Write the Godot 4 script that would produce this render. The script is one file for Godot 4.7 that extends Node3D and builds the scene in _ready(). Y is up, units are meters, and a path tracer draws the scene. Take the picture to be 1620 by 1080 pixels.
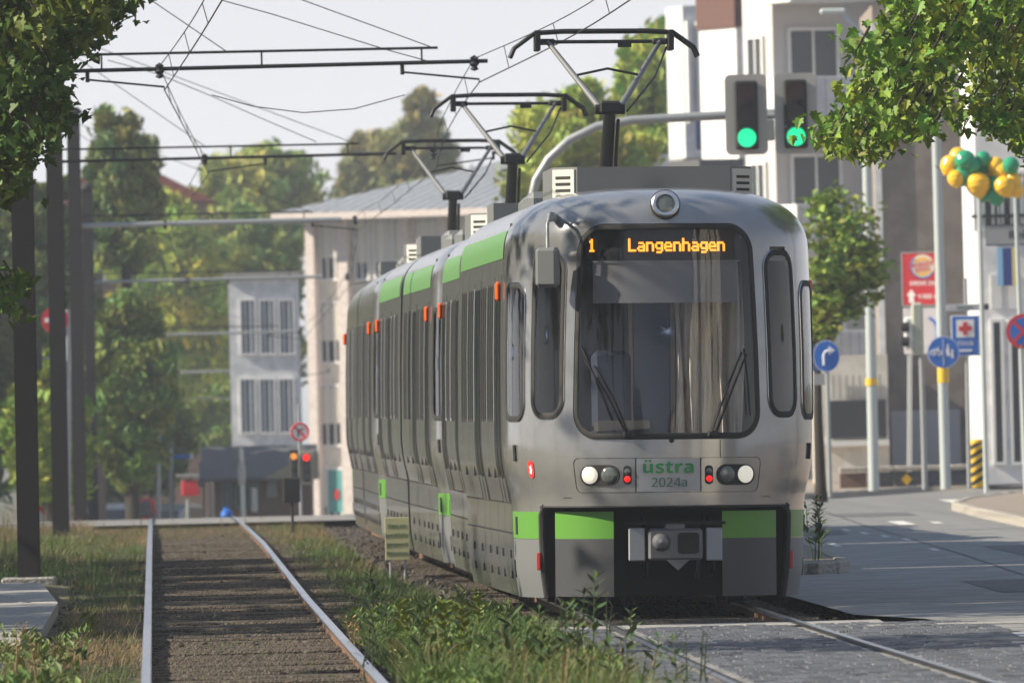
extends Node3D
# A silver tram train on a double track street, seen through a long lens. World: camera looks along -Z, metres, rail heads near y = 0.
const F := 21000.0        # focal length in pixels of a 1620 px wide picture
const EYE := 1.65         # camera height above the rail heads
const ROLL := 0.0244
const PITCH := 121.0 / 21000.0
const SX := -0.0272       # the street drifts to the left with distance
var M := {}
var taken := {}
var rng := RandomNumberGenerator.new()

# ------------------------------------------------------------------ mesh collector
class MB:
	var v := PackedVector3Array()
	var n := PackedVector3Array()
	var c := PackedColorArray()
	var col := Color.WHITE
	func tri(a: Vector3, b: Vector3, d: Vector3, na: Vector3, nb: Vector3, nd: Vector3) -> void:
		# counter-clockwise seen from outside; stored clockwise for Godot
		v.append_array([a, d, b]); n.append_array([na, nd, nb]); c.append_array([col, col, col])
	func quad(a: Vector3, b: Vector3, d: Vector3, e: Vector3) -> void:
		var nn := (d - a).cross(e - b).normalized()
		tri(a, b, d, nn, nn, nn); tri(a, d, e, nn, nn, nn)
	func face(pts: Array, out: Vector3) -> void:
		var nn: Vector3 = (pts[1] - pts[0]).cross(pts[2] - pts[0]).normalized()
		if nn.dot(out) < 0.0:
			pts.reverse(); nn = -nn
		for i in range(1, pts.size() - 1):
			tri(pts[0], pts[i], pts[i + 1], nn, nn, nn)
	func box(at: Vector3, size: Vector3, bs := Basis(), bev := 0.0) -> void:
		var h := size * 0.5
		if bev <= 0.0:
			for a in 3:
				for s in [-1.0, 1.0]:
					var pts := []
					for k in [[-1, -1], [1, -1], [1, 1], [-1, 1]]:
						var p := Vector3()
						p[a] = s * h[a]; p[(a + 1) % 3] = k[0] * h[(a + 1) % 3]; p[(a + 2) % 3] = k[1] * h[(a + 2) % 3]
						pts.append(at + bs * p)
					var o := Vector3(); o[a] = s
					face(pts, bs * o)
			return
		var b := minf(bev, minf(h.x, minf(h.y, h.z)) * 0.9)
		var pt := func(a: int, s: Vector3) -> Vector3:
			var p := Vector3(s.x * (h.x - b), s.y * (h.y - b), s.z * (h.z - b)); p[a] = s[a] * h[a]
			return at + bs * p
		for a in 3:
			var x := (a + 1) % 3
			var y := (a + 2) % 3
			for s in [-1.0, 1.0]:
				var pts := []
				for k in [[-1, -1], [1, -1], [1, 1], [-1, 1]]:
					var sg := Vector3(); sg[a] = s; sg[x] = k[0]; sg[y] = k[1]
					pts.append(pt.call(a, sg))
				var o := Vector3(); o[a] = s
				face(pts, bs * o)
			for s in [-1.0, 1.0]:
				for q in [-1.0, 1.0]:
					var s1 := Vector3(); s1[x] = s; s1[y] = q; s1[a] = -1
					var s2 := s1; s2[a] = 1
					var o := Vector3(); o[x] = s; o[y] = q
					face([pt.call(x, s1), pt.call(x, s2), pt.call(y, s2), pt.call(y, s1)], bs * o)
		for i in [-1.0, 1.0]:
			for j in [-1.0, 1.0]:
				for k in [-1.0, 1.0]:
					var sg := Vector3(i, j, k)
					face([pt.call(0, sg), pt.call(1, sg), pt.call(2, sg)], bs * sg)
	func tube(pts: Array, r, sides := 8, caps := true) -> void:
		var rings := []
		var norms := []
		var up := Vector3.UP
		for i in pts.size():
			var t: Vector3 = (pts[mini(i + 1, pts.size() - 1)] - pts[maxi(i - 1, 0)]).normalized()
			if absf(t.dot(up)) > 0.95:
				up = Vector3.RIGHT if absf(t.x) < 0.9 else Vector3.BACK
			var x := up.cross(t).normalized()
			var y := t.cross(x).normalized()
			up = y
			var rad: float = r[i] if r is Array else r
			var ring := []
			var nr := []
			for k in sides:
				var a := TAU * k / sides
				var o := x * cos(a) + y * sin(a)
				ring.append(pts[i] + o * rad); nr.append(o)
			rings.append(ring); norms.append(nr)
		for i in pts.size() - 1:
			for k in sides:
				var l := (k + 1) % sides
				tri(rings[i][k], rings[i][l], rings[i + 1][l], norms[i][k], norms[i][l], norms[i + 1][l])
				tri(rings[i][k], rings[i + 1][l], rings[i + 1][k], norms[i][k], norms[i + 1][l], norms[i + 1][k])
		if caps:
			face(rings[0].duplicate(), pts[0] - pts[1])
			face(rings[-1].duplicate(), pts[-1] - pts[-2])
	func lathe(prof: Array, xf: Transform3D, sides := 20) -> void:
		# prof: Vector2(radius, height along local y), listed upwards
		for i in prof.size() - 1:
			var e: Vector2 = prof[i + 1] - prof[i]
			if e.length() < 1e-6: continue
			var nv := Vector2(e.y, -e.x).normalized()
			for k in sides:
				var a := TAU * k / sides
				var b := TAU * (k + 1) / sides
				var da := Vector3(cos(a), 0, -sin(a))
				var db := Vector3(cos(b), 0, -sin(b))
				var p := [da * prof[i].x + Vector3.UP * prof[i].y, db * prof[i].x + Vector3.UP * prof[i].y, db * prof[i + 1].x + Vector3.UP * prof[i + 1].y, da * prof[i + 1].x + Vector3.UP * prof[i + 1].y]
				var na := xf.basis * (da * nv.x + Vector3.UP * nv.y)
				var nb := xf.basis * (db * nv.x + Vector3.UP * nv.y)
				tri(xf * p[0], xf * p[1], xf * p[2], na, nb, nb)
				tri(xf * p[0], xf * p[2], xf * p[3], na, nb, na)
	func grid(P: Array, flip := false, skip = null) -> void:
		var rows := P.size()
		var cols: int = P[0].size()
		var N := []
		for i in rows:
			var nr := []
			for j in cols:
				var du: Vector3 = P[i][mini(j + 1, cols - 1)] - P[i][maxi(j - 1, 0)]
				var dv: Vector3 = P[mini(i + 1, rows - 1)][j] - P[maxi(i - 1, 0)][j]
				var nn := du.cross(dv)
				if nn.length() < 1e-9: nn = Vector3.UP * (-1.0 if flip else 1.0)
				nn = nn.normalized()
				nr.append(-nn if flip else nn)
			N.append(nr)
		for i in rows - 1:
			for j in cols - 1:
				if skip != null and skip.call(i, j): continue
				if flip:
					tri(P[i][j], P[i + 1][j], P[i + 1][j + 1], N[i][j], N[i + 1][j], N[i + 1][j + 1])
					tri(P[i][j], P[i + 1][j + 1], P[i][j + 1], N[i][j], N[i + 1][j + 1], N[i][j + 1])
				else:
					tri(P[i][j], P[i][j + 1], P[i + 1][j + 1], N[i][j], N[i][j + 1], N[i + 1][j + 1])
					tri(P[i][j], P[i + 1][j + 1], P[i + 1][j], N[i][j], N[i + 1][j + 1], N[i + 1][j])
	func prism(poly: PackedVector2Array, depth: float, xf := Transform3D()) -> void:
		# polygon in local XY, front face at z = +depth / 2
		var idx := Geometry2D.triangulate_polygon(poly)
		var hz := depth * 0.5
		for s in [-1.0, 1.0]:
			for i in range(0, idx.size(), 3):
				face([xf * Vector3(poly[idx[i]].x, poly[idx[i]].y, hz * s), xf * Vector3(poly[idx[i + 1]].x, poly[idx[i + 1]].y, hz * s), xf * Vector3(poly[idx[i + 2]].x, poly[idx[i + 2]].y, hz * s)], xf.basis * Vector3(0, 0, s))
		var cw := Geometry2D.is_polygon_clockwise(poly)
		for i in poly.size():
			var a := poly[i]
			var b := poly[(i + 1) % poly.size()]
			var o := Vector2(b.y - a.y, a.x - b.x) * (-1.0 if cw else 1.0)
			face([xf * Vector3(a.x, a.y, -hz), xf * Vector3(b.x, b.y, -hz), xf * Vector3(b.x, b.y, hz), xf * Vector3(a.x, a.y, hz)], xf.basis * Vector3(o.x, o.y, 0))
	func mesh() -> ArrayMesh:
		var arr := []
		arr.resize(Mesh.ARRAY_MAX)
		arr[Mesh.ARRAY_VERTEX] = v; arr[Mesh.ARRAY_NORMAL] = n; arr[Mesh.ARRAY_COLOR] = c
		var m := ArrayMesh.new()
		m.add_surface_from_arrays(Mesh.PRIMITIVE_TRIANGLES, arr)
		return m

# ------------------------------------------------------------------ scene helpers
func numbered(called: String) -> String:
	var k: int = taken.get(called, 0)
	taken[called] = k + 1
	return called if k == 0 else "%s_%03d" % [called, k]

func meta(o: Node3D, label: String, category: String, group := "", kind := "") -> Node3D:
	if label: o.set_meta("label", label)
	if category: o.set_meta("category", category)
	if group: o.set_meta("group", group)
	if kind: o.set_meta("kind", kind)
	return o

func thing(called: String, label: String, category: String, at := Vector3.ZERO, group := "") -> Node3D:
	var o := Node3D.new()
	o.name = numbered(called)
	add_child(o)
	o.position = at
	return meta(o, label, category, group)

func part(called: String, mb, m: Material, parent: Node) -> MeshInstance3D:
	var o := MeshInstance3D.new()
	o.name = numbered(called) if parent == self else called
	o.mesh = mb.mesh() if mb is MB else mb
	o.material_override = m
	parent.add_child(o, true)
	return o

func single(called: String, mb, m: Material, label: String, category: String, at := Vector3.ZERO, group := "") -> MeshInstance3D:
	var o := part(called, mb, m, self)
	o.position = at
	meta(o, label, category, group)
	return o

func structure(called: String, mb, m: Material) -> MeshInstance3D:
	var o := part(called, mb, m, self)
	o.set_meta("kind", "structure")
	return o

func boxpart(called: String, at: Vector3, size: Vector3, m: Material, parent: Node, bev := 0.0, bs := Basis()) -> MeshInstance3D:
	var b := MB.new()
	b.box(at, size, bs, bev)
	return part(called, b, m, parent)

func words(called: String, s: String, height: float, m: Material, parent: Node, at: Vector3, bs := Basis(), weight := 700, width_scale := 1.0) -> MeshInstance3D:
	var t := TextMesh.new()
	var f := SystemFont.new()
	f.font_names = PackedStringArray(["Droid Sans"])
	f.font_weight = weight
	t.font = f
	t.text = s
	t.font_size = 64
	t.pixel_size = height / 64.0
	t.depth = 0.004
	t.curve_step = 1.0
	var o := part(called, t, m, parent)
	o.transform = Transform3D(bs.scaled_local(Vector3(width_scale, 1, 1)), at)
	return o

func mat(key: String, r: float, g: float, b: float, rough := 0.8, metal := 0.0) -> StandardMaterial3D:
	var m := StandardMaterial3D.new()
	m.resource_name = key
	m.albedo_color = Color(r, g, b).linear_to_srgb()
	m.roughness = rough
	m.metallic = metal
	M[key] = m
	return m

func noise_tex(freq: float, lo: Color, hi: Color, sd: int, oct := 4, size := 512, low := 0.3, high := 0.7) -> NoiseTexture2D:
	var nz := FastNoiseLite.new()
	nz.seed = sd; nz.frequency = freq; nz.fractal_octaves = oct
	nz.noise_type = FastNoiseLite.TYPE_SIMPLEX
	var t := NoiseTexture2D.new()
	t.width = size; t.height = size; t.seamless = true; t.noise = nz
	var gr := Gradient.new()
	gr.set_color(0, lo.linear_to_srgb()); gr.set_color(1, hi.linear_to_srgb())
	gr.set_offset(0, low); gr.set_offset(1, high)
	t.color_ramp = gr
	return t

func grain(m: StandardMaterial3D, lo: Color, hi: Color, scale: float, sd: int, freq := 0.02, bump := 0.0) -> StandardMaterial3D:
	# mottled base colour in world space
	m.albedo_color = Color.WHITE
	m.albedo_texture = noise_tex(freq, lo, hi, sd)
	m.uv1_triplanar = true; m.uv1_world_triplanar = true
	m.uv1_scale = Vector3.ONE * scale
	if bump > 0.0:
		m.heightmap_enabled = true
		m.heightmap_texture = noise_tex(0.06, Color.BLACK, Color.WHITE, sd + 7, 5)
		m.heightmap_scale = bump
	return m

func at(u: float, v: float, d: float) -> Vector3:
	# the point at depth d metres that stands at this pixel of the photograph
	var p := u - 810.0
	var q := 540.0 - v
	return Vector3((p * cos(ROLL) + q * sin(ROLL)) * d / F, EYE + d * ((q * cos(ROLL) - p * sin(ROLL)) / F + PITCH), -d)

func table(t: Array, d: float) -> float:
	if d <= t[0][0]: return t[0][1] + (d - t[0][0]) * (t[1][1] - t[0][1]) / (t[1][0] - t[0][0])
	for i in t.size() - 1:
		if d <= t[i + 1][0]: return lerpf(t[i][1], t[i + 1][1], (d - t[i][0]) / (t[i + 1][0] - t[i][0]))
	return t[-1][1] + (d - t[-1][0]) * (t[-1][1] - t[-2][1]) / (t[-1][0] - t[-2][0])

const HT := [[-400, 0.0], [125, 0.0], [175, 0.09], [215, 0.05], [243, -0.03], [300, -0.62], [350, -1.5], [400, -2.3], [450, -3.0], [600, -3.5], [1200, -3.5]]
func gh(x: float, d: float) -> float:
	# level of the rail heads / street; the street dips beyond the crossing, the side on the right stays level
	var g := 1.0 - smoothstep(2.2, 3.6, x)
	return table(HT, d) * g

const RTT := [[40, 3.1], [82, 2.03], [100, 1.55], [112, 1.27], [127, 0.89], [138, 0.49], [152, -0.03], [165, -0.46], [178, -0.83], [192, -1.18], [230, -2.02], [300, -3.9], [420, -7.15], [520, -9.9]]
func rt(d: float) -> float:
	var s := 0.0
	for k in range(-3, 4): s += table(RTT, d + k * 2.5)
	return s / 7.0
func lt(d: float) -> float:
	return 0.665 + SX * d

func rp(x: float, d: float, y := 0.0) -> Vector3:
	return Vector3(x, gh(x, d) + y, -d)

func multi(called: String, mesh_: Mesh, m: Material, xs: Array, cs: Array, parent: Node) -> MultiMeshInstance3D:
	var mm := MultiMesh.new()
	mm.transform_format = MultiMesh.TRANSFORM_3D
	mm.use_colors = not cs.is_empty()
	mm.mesh = mesh_
	mm.instance_count = xs.size()
	for i in xs.size():
		mm.set_instance_transform(i, xs[i])
		if mm.use_colors: mm.set_instance_color(i, cs[i])
	var o := MultiMeshInstance3D.new()
	o.name = numbered(called) if parent == self else called
	o.multimesh = mm
	o.material_override = m
	parent.add_child(o, true)
	return o

# ------------------------------------------------------------------ main
func _ready() -> void:
	rng.seed = 20240
	var cam := Camera3D.new()
	cam.name = "camera"
	add_child(cam)
	var lens := CameraAttributesPhysical.new()
	lens.frustum_focal_length = 466.7      # 300 mm on a small sensor
	lens.frustum_focus_distance = 113.0
	lens.frustum_near = 1.0
	lens.frustum_far = 4000.0
	lens.exposure_aperture = 8.7
	cam.attributes = lens
	cam.position = Vector3(0, EYE, 0)
	cam.rotation = Vector3(PITCH, 0, -ROLL)
	cam.fov = rad_to_deg(2.0 * atan(540.0 / F))
	cam.near = 1.0
	cam.far = 4000.0
	cam.current = true
	var we := WorldEnvironment.new()
	we.name = "environment"
	var env := Environment.new()
	var sky := Sky.new()
	var sm := ProceduralSkyMaterial.new()
	sm.sky_top_color = Color(0.42, 0.48, 0.57)
	sm.sky_horizon_color = Color(0.785, 0.78, 0.785)
	sm.sky_curve = 0.09
	sm.ground_horizon_color = Color(0.55, 0.54, 0.5)
	sm.ground_bottom_color = Color(0.3, 0.3, 0.28)
	sm.sun_angle_max = 8.0
	sky.sky_material = sm
	env.background_mode = Environment.BG_SKY
	env.sky = sky
	env.tonemap_mode = Environment.TONE_MAPPER_LINEAR
	env.tonemap_exposure = 1.75
	env.fog_enabled = true
	env.fog_density = 0.0003
	env.fog_light_color = Color(0.82, 0.85, 0.9)
	env.sdfgi_enabled = true
	env.ssao_enabled = true
	env.ssil_enabled = true
	we.environment = env
	add_child(we)
	var sun := DirectionalLight3D.new()
	sun.name = "sun"
	sun.light_energy = 1.6
	sun.light_color = Color(1.0, 0.95, 0.86)
	sun.light_angular_distance = 0.5
	sun.shadow_enabled = true
	add_child(sun)
	sun.look_at_from_position(Vector3.ZERO, -Vector3(-0.82, 0.55, 0.09))
	materials()
	setting()
	tracks()
	trams()
	overhead()
	background()
	right_side()
	vegetation()
	street_items()
	mirrored_street()

func materials() -> void:
	grain(mat("soil", 0.1, 0.08, 0.06, 0.95), Color(0.028, 0.021, 0.014), Color(0.085, 0.062, 0.04), 0.45, 3, 0.03, 3.0)
	grain(mat("verge", 0.1, 0.09, 0.05, 0.95), Color(0.05, 0.055, 0.025), Color(0.15, 0.125, 0.07), 0.3, 5, 0.02, 3.0)
	grain(mat("asphalt", 0.1, 0.1, 0.105, 0.62), Color(0.155, 0.152, 0.147), Color(0.24, 0.236, 0.228), 0.16, 11, 0.012, 0.6)
	grain(mat("old_asphalt", 0.16, 0.16, 0.16, 0.8), Color(0.17, 0.165, 0.155), Color(0.26, 0.25, 0.235), 0.2, 13, 0.02, 0.5)
	grain(mat("paving", 0.25, 0.21, 0.18, 0.85), Color(0.2, 0.165, 0.135), Color(0.33, 0.28, 0.23), 0.5, 17, 0.03, 0.5)
	grain(mat("kerb", 0.35, 0.33, 0.3, 0.85), Color(0.26, 0.24, 0.21), Color(0.42, 0.39, 0.35), 0.8, 19, 0.04, 0.5)
	grain(mat("concrete", 0.3, 0.3, 0.29, 0.85), Color(0.22, 0.215, 0.2), Color(0.36, 0.35, 0.34), 0.7, 23, 0.03, 0.5)
	grain(mat("sleeper", 0.09, 0.075, 0.06, 0.9), Color(0.045, 0.036, 0.027), Color(0.15, 0.12, 0.088), 1.3, 29, 0.03, 1.5)
	grain(mat("rust", 0.14, 0.07, 0.04, 0.85), Color(0.1, 0.05, 0.028), Color(0.2, 0.11, 0.06), 2.0, 31, 0.05)
	mat("rail_steel", 0.62, 0.6, 0.6, 0.22, 1.0)
	mat("marking", 0.62, 0.61, 0.58, 0.7)
	var sv := grain(mat("tram_silver", 0.36, 0.365, 0.37, 0.2, 0.58), Color(0.275, 0.28, 0.285), Color(0.325, 0.33, 0.335), 0.35, 33, 0.012)
	sv.clearcoat_enabled = true; sv.clearcoat = 0.5; sv.clearcoat_roughness = 0.08
	M.tram_side = sv   # cab and flanks carry the same paint
	mat("tram_roof", 0.3, 0.305, 0.31, 0.5, 0.3)
	mat("tram_grey", 0.05, 0.053, 0.058, 0.42, 0.1)
	mat("unit_grey", 0.15, 0.16, 0.165, 0.5, 0.1)
	mat("tram_green", 0.085, 0.26, 0.025, 0.4)
	mat("stripe_green", 0.1, 0.24, 0.075, 0.4)
	mat("seam", 0.012, 0.012, 0.013, 0.6)
	mat("black", 0.012, 0.012, 0.013, 0.7)
	mat("rubber", 0.02, 0.02, 0.02, 0.75)
	var g := mat("glass", 0.9, 0.95, 0.95, 0.02)
	g.transparency = BaseMaterial3D.TRANSPARENCY_ALPHA
	g.albedo_color = Color(0.08, 0.09, 0.09, 0.1)
	g.metallic_specular = 0.62
	var w := mat("dark_glass", 0.014, 0.016, 0.018, 0.22)
	w.metallic_specular = 0.22
	mat("sunlit_louver", 0.5, 0.5, 0.47, 0.6)  # paler than the cooling unit; sunlight on its chamfers put into the colour
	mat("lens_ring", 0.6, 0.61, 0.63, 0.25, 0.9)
	mat("orange_lens", 0.62, 0.1, 0.012, 0.3)
	mat("red_lens", 0.35, 0.012, 0.01, 0.3)
	emit("led_orange", Color(1.0, 0.6, 0.12), 1.3)
	emit("lamp_red", Color(1.0, 0.06, 0.03), 0.8)
	emit("lamp_white", Color(1.0, 0.98, 0.9), 0.3)
	emit("lamp_green", Color(0.05, 0.88, 0.58), 0.8)
	emit("lamp_amber", Color(1.0, 0.55, 0.1), 0.45)
	mat("mast_brown", 0.018, 0.014, 0.015, 0.7)
	mat("old_mast", 0.06, 0.045, 0.042, 0.75)
	mat("zinc", 0.33, 0.35, 0.36, 0.5, 0.4)
	mat("pale_zinc", 0.45, 0.5, 0.5, 0.5, 0.2)
	mat("wire", 0.03, 0.03, 0.032, 0.6, 0.3)
	mat("dark_metal", 0.03, 0.031, 0.033, 0.5, 0.5)
	mat("pan_metal", 0.2, 0.205, 0.21, 0.5, 0.5)
	mat("white_paint", 0.76, 0.76, 0.75, 0.6)
	mat("sign_white", 0.8, 0.8, 0.8, 0.5)
	mat("sign_blue", 0.015, 0.13, 0.5, 0.45)
	mat("sign_red", 0.55, 0.02, 0.03, 0.45)
	mat("sign_yellow", 0.8, 0.5, 0.03, 0.5)
	mat("sign_grey", 0.3, 0.31, 0.32, 0.5)
	mat("text_green", 0.02, 0.27, 0.07, 0.5)
	mat("text_grey", 0.06, 0.14, 0.09, 0.5)
	mat("red_cloth", 0.5, 0.03, 0.03, 0.8)

func emit(key: String, c: Color, e: float) -> void:
	var m := mat(key, c.r * 0.5, c.g * 0.5, c.b * 0.5, 0.3)
	m.emission_enabled = true
	m.emission = c
	m.emission_energy_multiplier = e

# ------------------------------------------------------------------ ground, roads, pavements
func sheet(called: String, pts: Array, y: float, m: Material, thick := 0.0) -> MeshInstance3D:
	# pts: [x, d] outline of a level area on the right of the tracks
	var poly := PackedVector2Array()
	for p in pts: poly.append(Vector2(p[0], p[1]))
	var b := MB.new()
	var idx := Geometry2D.triangulate_polygon(poly)
	for i in range(0, idx.size(), 3):
		b.face([Vector3(poly[idx[i]].x, y, -poly[idx[i]].y), Vector3(poly[idx[i + 1]].x, y, -poly[idx[i + 1]].y), Vector3(poly[idx[i + 2]].x, y, -poly[idx[i + 2]].y)], Vector3.UP)
	if thick > 0.0:
		for i in poly.size():
			var p := poly[i]
			var q := poly[(i + 1) % poly.size()]
			b.quad(Vector3(p.x, y - thick, -p.y), Vector3(q.x, y - thick, -q.y), Vector3(q.x, y, -q.y), Vector3(p.x, y, -p.y))
	return structure(called, b, m)

func kerbs(owner_: Node, line: Array, y: float, inward: float) -> void:
	# single kerb stones along a line of [x, d]; about one metre each
	for i in line.size() - 1:
		var a := Vector3(line[i][0], 0, -line[i][1])
		var b := Vector3(line[i + 1][0], 0, -line[i + 1][1])
		var n := maxi(1, int(round(a.distance_to(b))))
		var dir := (b - a).normalized()
		var bs := Basis(dir, Vector3.UP, dir.cross(Vector3.UP))
		for k in n:
			var c := a.lerp(b, (k + 0.5) / n) + bs.z * inward * 0.06
			boxpart("kerb_stone", c + Vector3(0, y - 0.1 + rng.randf_range(-0.006, 0.006), 0), Vector3(a.distance_to(b) / n - 0.012, 0.2, 0.13), M.kerb, owner_, 0.012, bs)

func setting() -> void:
	var xs := [-700.0, -300.0, -150.0, -80.0, -45.0, -30.0, -22.0]
	for i in 50: xs.append(-18.0 + i * 0.75)
	xs.append_array([22.0, 30.0, 45.0, 80.0, 150.0, 300.0, 700.0])
	var ds := [-300.0, -150.0, -60.0, 0.0, 30.0]
	for i in 107: ds.append(50.0 + i * 4.0)
	ds.append_array([520.0, 600.0, 800.0, 1200.0, 2000.0, 3000.0])
	var nz := FastNoiseLite.new()
	nz.seed = 4; nz.frequency = 0.23
	var P := []
	for d in ds:
		var row := []
		for x in xs:
			var y := gh(x, d) - 0.17
			if d > 55 and d < 260 and absf(x) < 16.0:
				y += nz.get_noise_2d(x, d) * 0.025
				if x < lt(d) - 1.4 and x > lt(d) - 12.0: y += 0.07
			row.append(Vector3(x, y, -d))
		P.append(row)
	var b := MB.new()
	b.grid(P)
	structure("ground", b, M.verge)
	# crossing street at the far end of the grass track
	var cp := []
	for i in 9:
		var d := 221.0 + i * 2.75
		var row := []
		for j in 60: row.append(rp(-40.0 + j * 0.735, d, -0.012))
		cp.append(row)
	b = MB.new()
	b.grid(cp)
	structure("crossing_road", b, M.old_asphalt)
	var low := []
	for i in 40:
		var d := 243.1 + i * 12.0
		var row := []
		for j in 20: row.append(rp(-30.0 + j * 1.6, d, -0.03))
		low.append(row)
	b = MB.new()
	b.grid(low)
	structure("far_road", b, M.old_asphalt)
	# carriageway on the right
	var left := []
	for d in [20.0, 40.0, 60.0, 80.0, 100.0, 104.5, 107.5, 109.0, 112.0, 120.0, 128.0, 133.4]: left.append([rt(d) + (1.95 if d < 104 else (1.75 if d < 107 else 1.34)), d])
	left.append_array([[3.3, 134.6], [3.3, 160.0], [3.3, 200.0], [3.38, 221.0], [3.38, 243.0], [4.0, 247.0]])
	var right := [[5.8, 249.0], [10.7, 279.0], [16.0, 310.0], [34.0, 420.0], [34.0, 380.0], [13.0, 268.0], [9.3, 240.0], [7.7, 224.0], [7.15, 214.0], [7.05, 200.0], [7.05, 150.0], [7.05, 20.0]]
	sheet("road", left + right, -0.008, M.asphalt)
	var k := sheet("pavement", [[7.05, 20.0], [7.05, 150.0], [7.05, 200.0], [7.15, 214.0], [7.7, 224.0], [9.3, 240.0], [13.0, 268.0], [34.0, 380.0], [60.0, 380.0], [60.0, 20.0]], 0.11, M.paving, 0.3)
	kerbs(k, [[7.05, 160.0], [7.05, 200.0], [7.15, 214.0], [7.7, 224.0], [9.3, 240.0], [13.0, 268.0]], 0.125, -1.0)
	k = sheet("far_pavement", [[4.0, 247.0], [5.8, 249.0], [10.7, 279.0], [16.0, 310.0], [34.0, 420.0], [34.0, 500.0], [4.0, 500.0]], 0.1, M.paving, 0.3)
	kerbs(k, [[4.0, 247.0], [5.8, 249.0], [10.7, 279.0], [16.0, 310.0]], 0.115, 1.0)
	k = sheet("traffic_island", [[2.62, 136.2], [2.7, 135.2], [2.95, 134.6], [3.15, 134.9], [3.28, 135.9], [3.3, 137.5], [3.3, 222.0], [0.9, 222.0], [0.9, 190.0], [1.9, 160.0], [2.35, 145.0]], 0.1, M.paving, 0.25)
	kerbs(k, [[2.62, 136.2], [2.7, 135.2], [2.95, 134.6], [3.15, 134.9], [3.28, 135.9], [3.3, 137.5], [3.3, 160.0]], 0.115, 1.0)
	# painted lane markings, each a sheet a few millimetres above the asphalt
	var dashes := [[1330, 836, 1347, 839], [1358, 841, 1377, 844], [1391, 846, 1410, 849], [1425, 851, 1446, 854], [1404, 824, 1450, 829], [1470, 825, 1494, 827], [1306, 858, 1334, 864], [1505, 794, 1530, 789], [1586, 786, 1612, 780], [1600, 1014, 1640, 1022], [1600, 999, 1640, 1007], [1468, 867, 1490, 870], [1545, 789, 1566, 785]]
	for q in dashes:
		var a := floor_at(q[0], q[1])
		var c := floor_at(q[2], q[3])
		b = MB.new()
		b.face([Vector3(a.x, -0.003, a.z), Vector3(c.x, -0.003, a.z), Vector3(c.x, -0.003, c.z), Vector3(a.x, -0.003, c.z)], Vector3.UP)
		structure("lane_marking", b, M.marking)
	# worn asphalt: darker repair patches, tarred joints and a drain cover
	var tar := mat("tar", 0.05, 0.05, 0.05, 0.6)
	var patch := grain(mat("repair_patch", 0.09, 0.09, 0.09, 0.75), Color(0.085, 0.085, 0.085), Color(0.14, 0.14, 0.138), 0.4, 87, 0.03)
	for q in [[4.3, 118.0, 5.2, 127.0], [5.6, 146.0, 6.4, 158.0], [3.6, 176.0, 4.4, 183.0], [5.0, 205.0, 6.2, 212.0], [3.0, 93.0, 4.0, 97.0]]:
		sheet("asphalt_patch", [[q[0], q[1]], [q[2], q[1] + 0.4], [q[2] + 0.05, q[3]], [q[0] - 0.08, q[3] - 0.5]], -0.004, patch)
	for q in [[[2.7, 111.0], [3.6, 112.5], [4.6, 112.0], [7.0, 114.0]], [[3.4, 139.0], [4.6, 140.2], [5.6, 139.6], [7.0, 141.0]], [[4.9, 120.0], [5.0, 150.0], [4.95, 190.0], [5.05, 220.0]], [[4.2, 98.5], [5.0, 98.0], [6.4, 98.8]]]:
		var line := []
		for p in q: line.append([p[0], p[1]])
		for kk in range(q.size() - 1, -1, -1): line.append([q[kk][0] + 0.035, q[kk][1] + 0.12])
		sheet("tarred_joint", line, -0.0025, tar)
	sheet("drain_cover", [[6.7, 130.0], [7.0, 130.0], [7.0, 130.6], [6.7, 130.6]], -0.003, M.rust)
	# pale concrete band across the street in front of the tram
	sheet("concrete_band", [[rt(101.2) + 1.0, 101.2], [16.0, 100.2], [16.0, 101.0], [rt(102.2) + 1.0, 102.2]], -0.004, M.concrete)
	sheet("concrete_strip", [[rt(104.4) - 1.3, 103.2], [rt(104.4) + 1.4, 103.2], [rt(104.4) + 1.4, 105.0], [rt(104.4) - 1.3, 105.0]], -0.012, M.concrete)

func floor_at(u: float, v: float) -> Vector3:
	# where the line of sight of a pixel meets the level street
	var p := at(u, v, 1.0)
	var d := EYE / (EYE - p.y)
	return Vector3(p.x * d, 0.0, -d)

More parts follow.
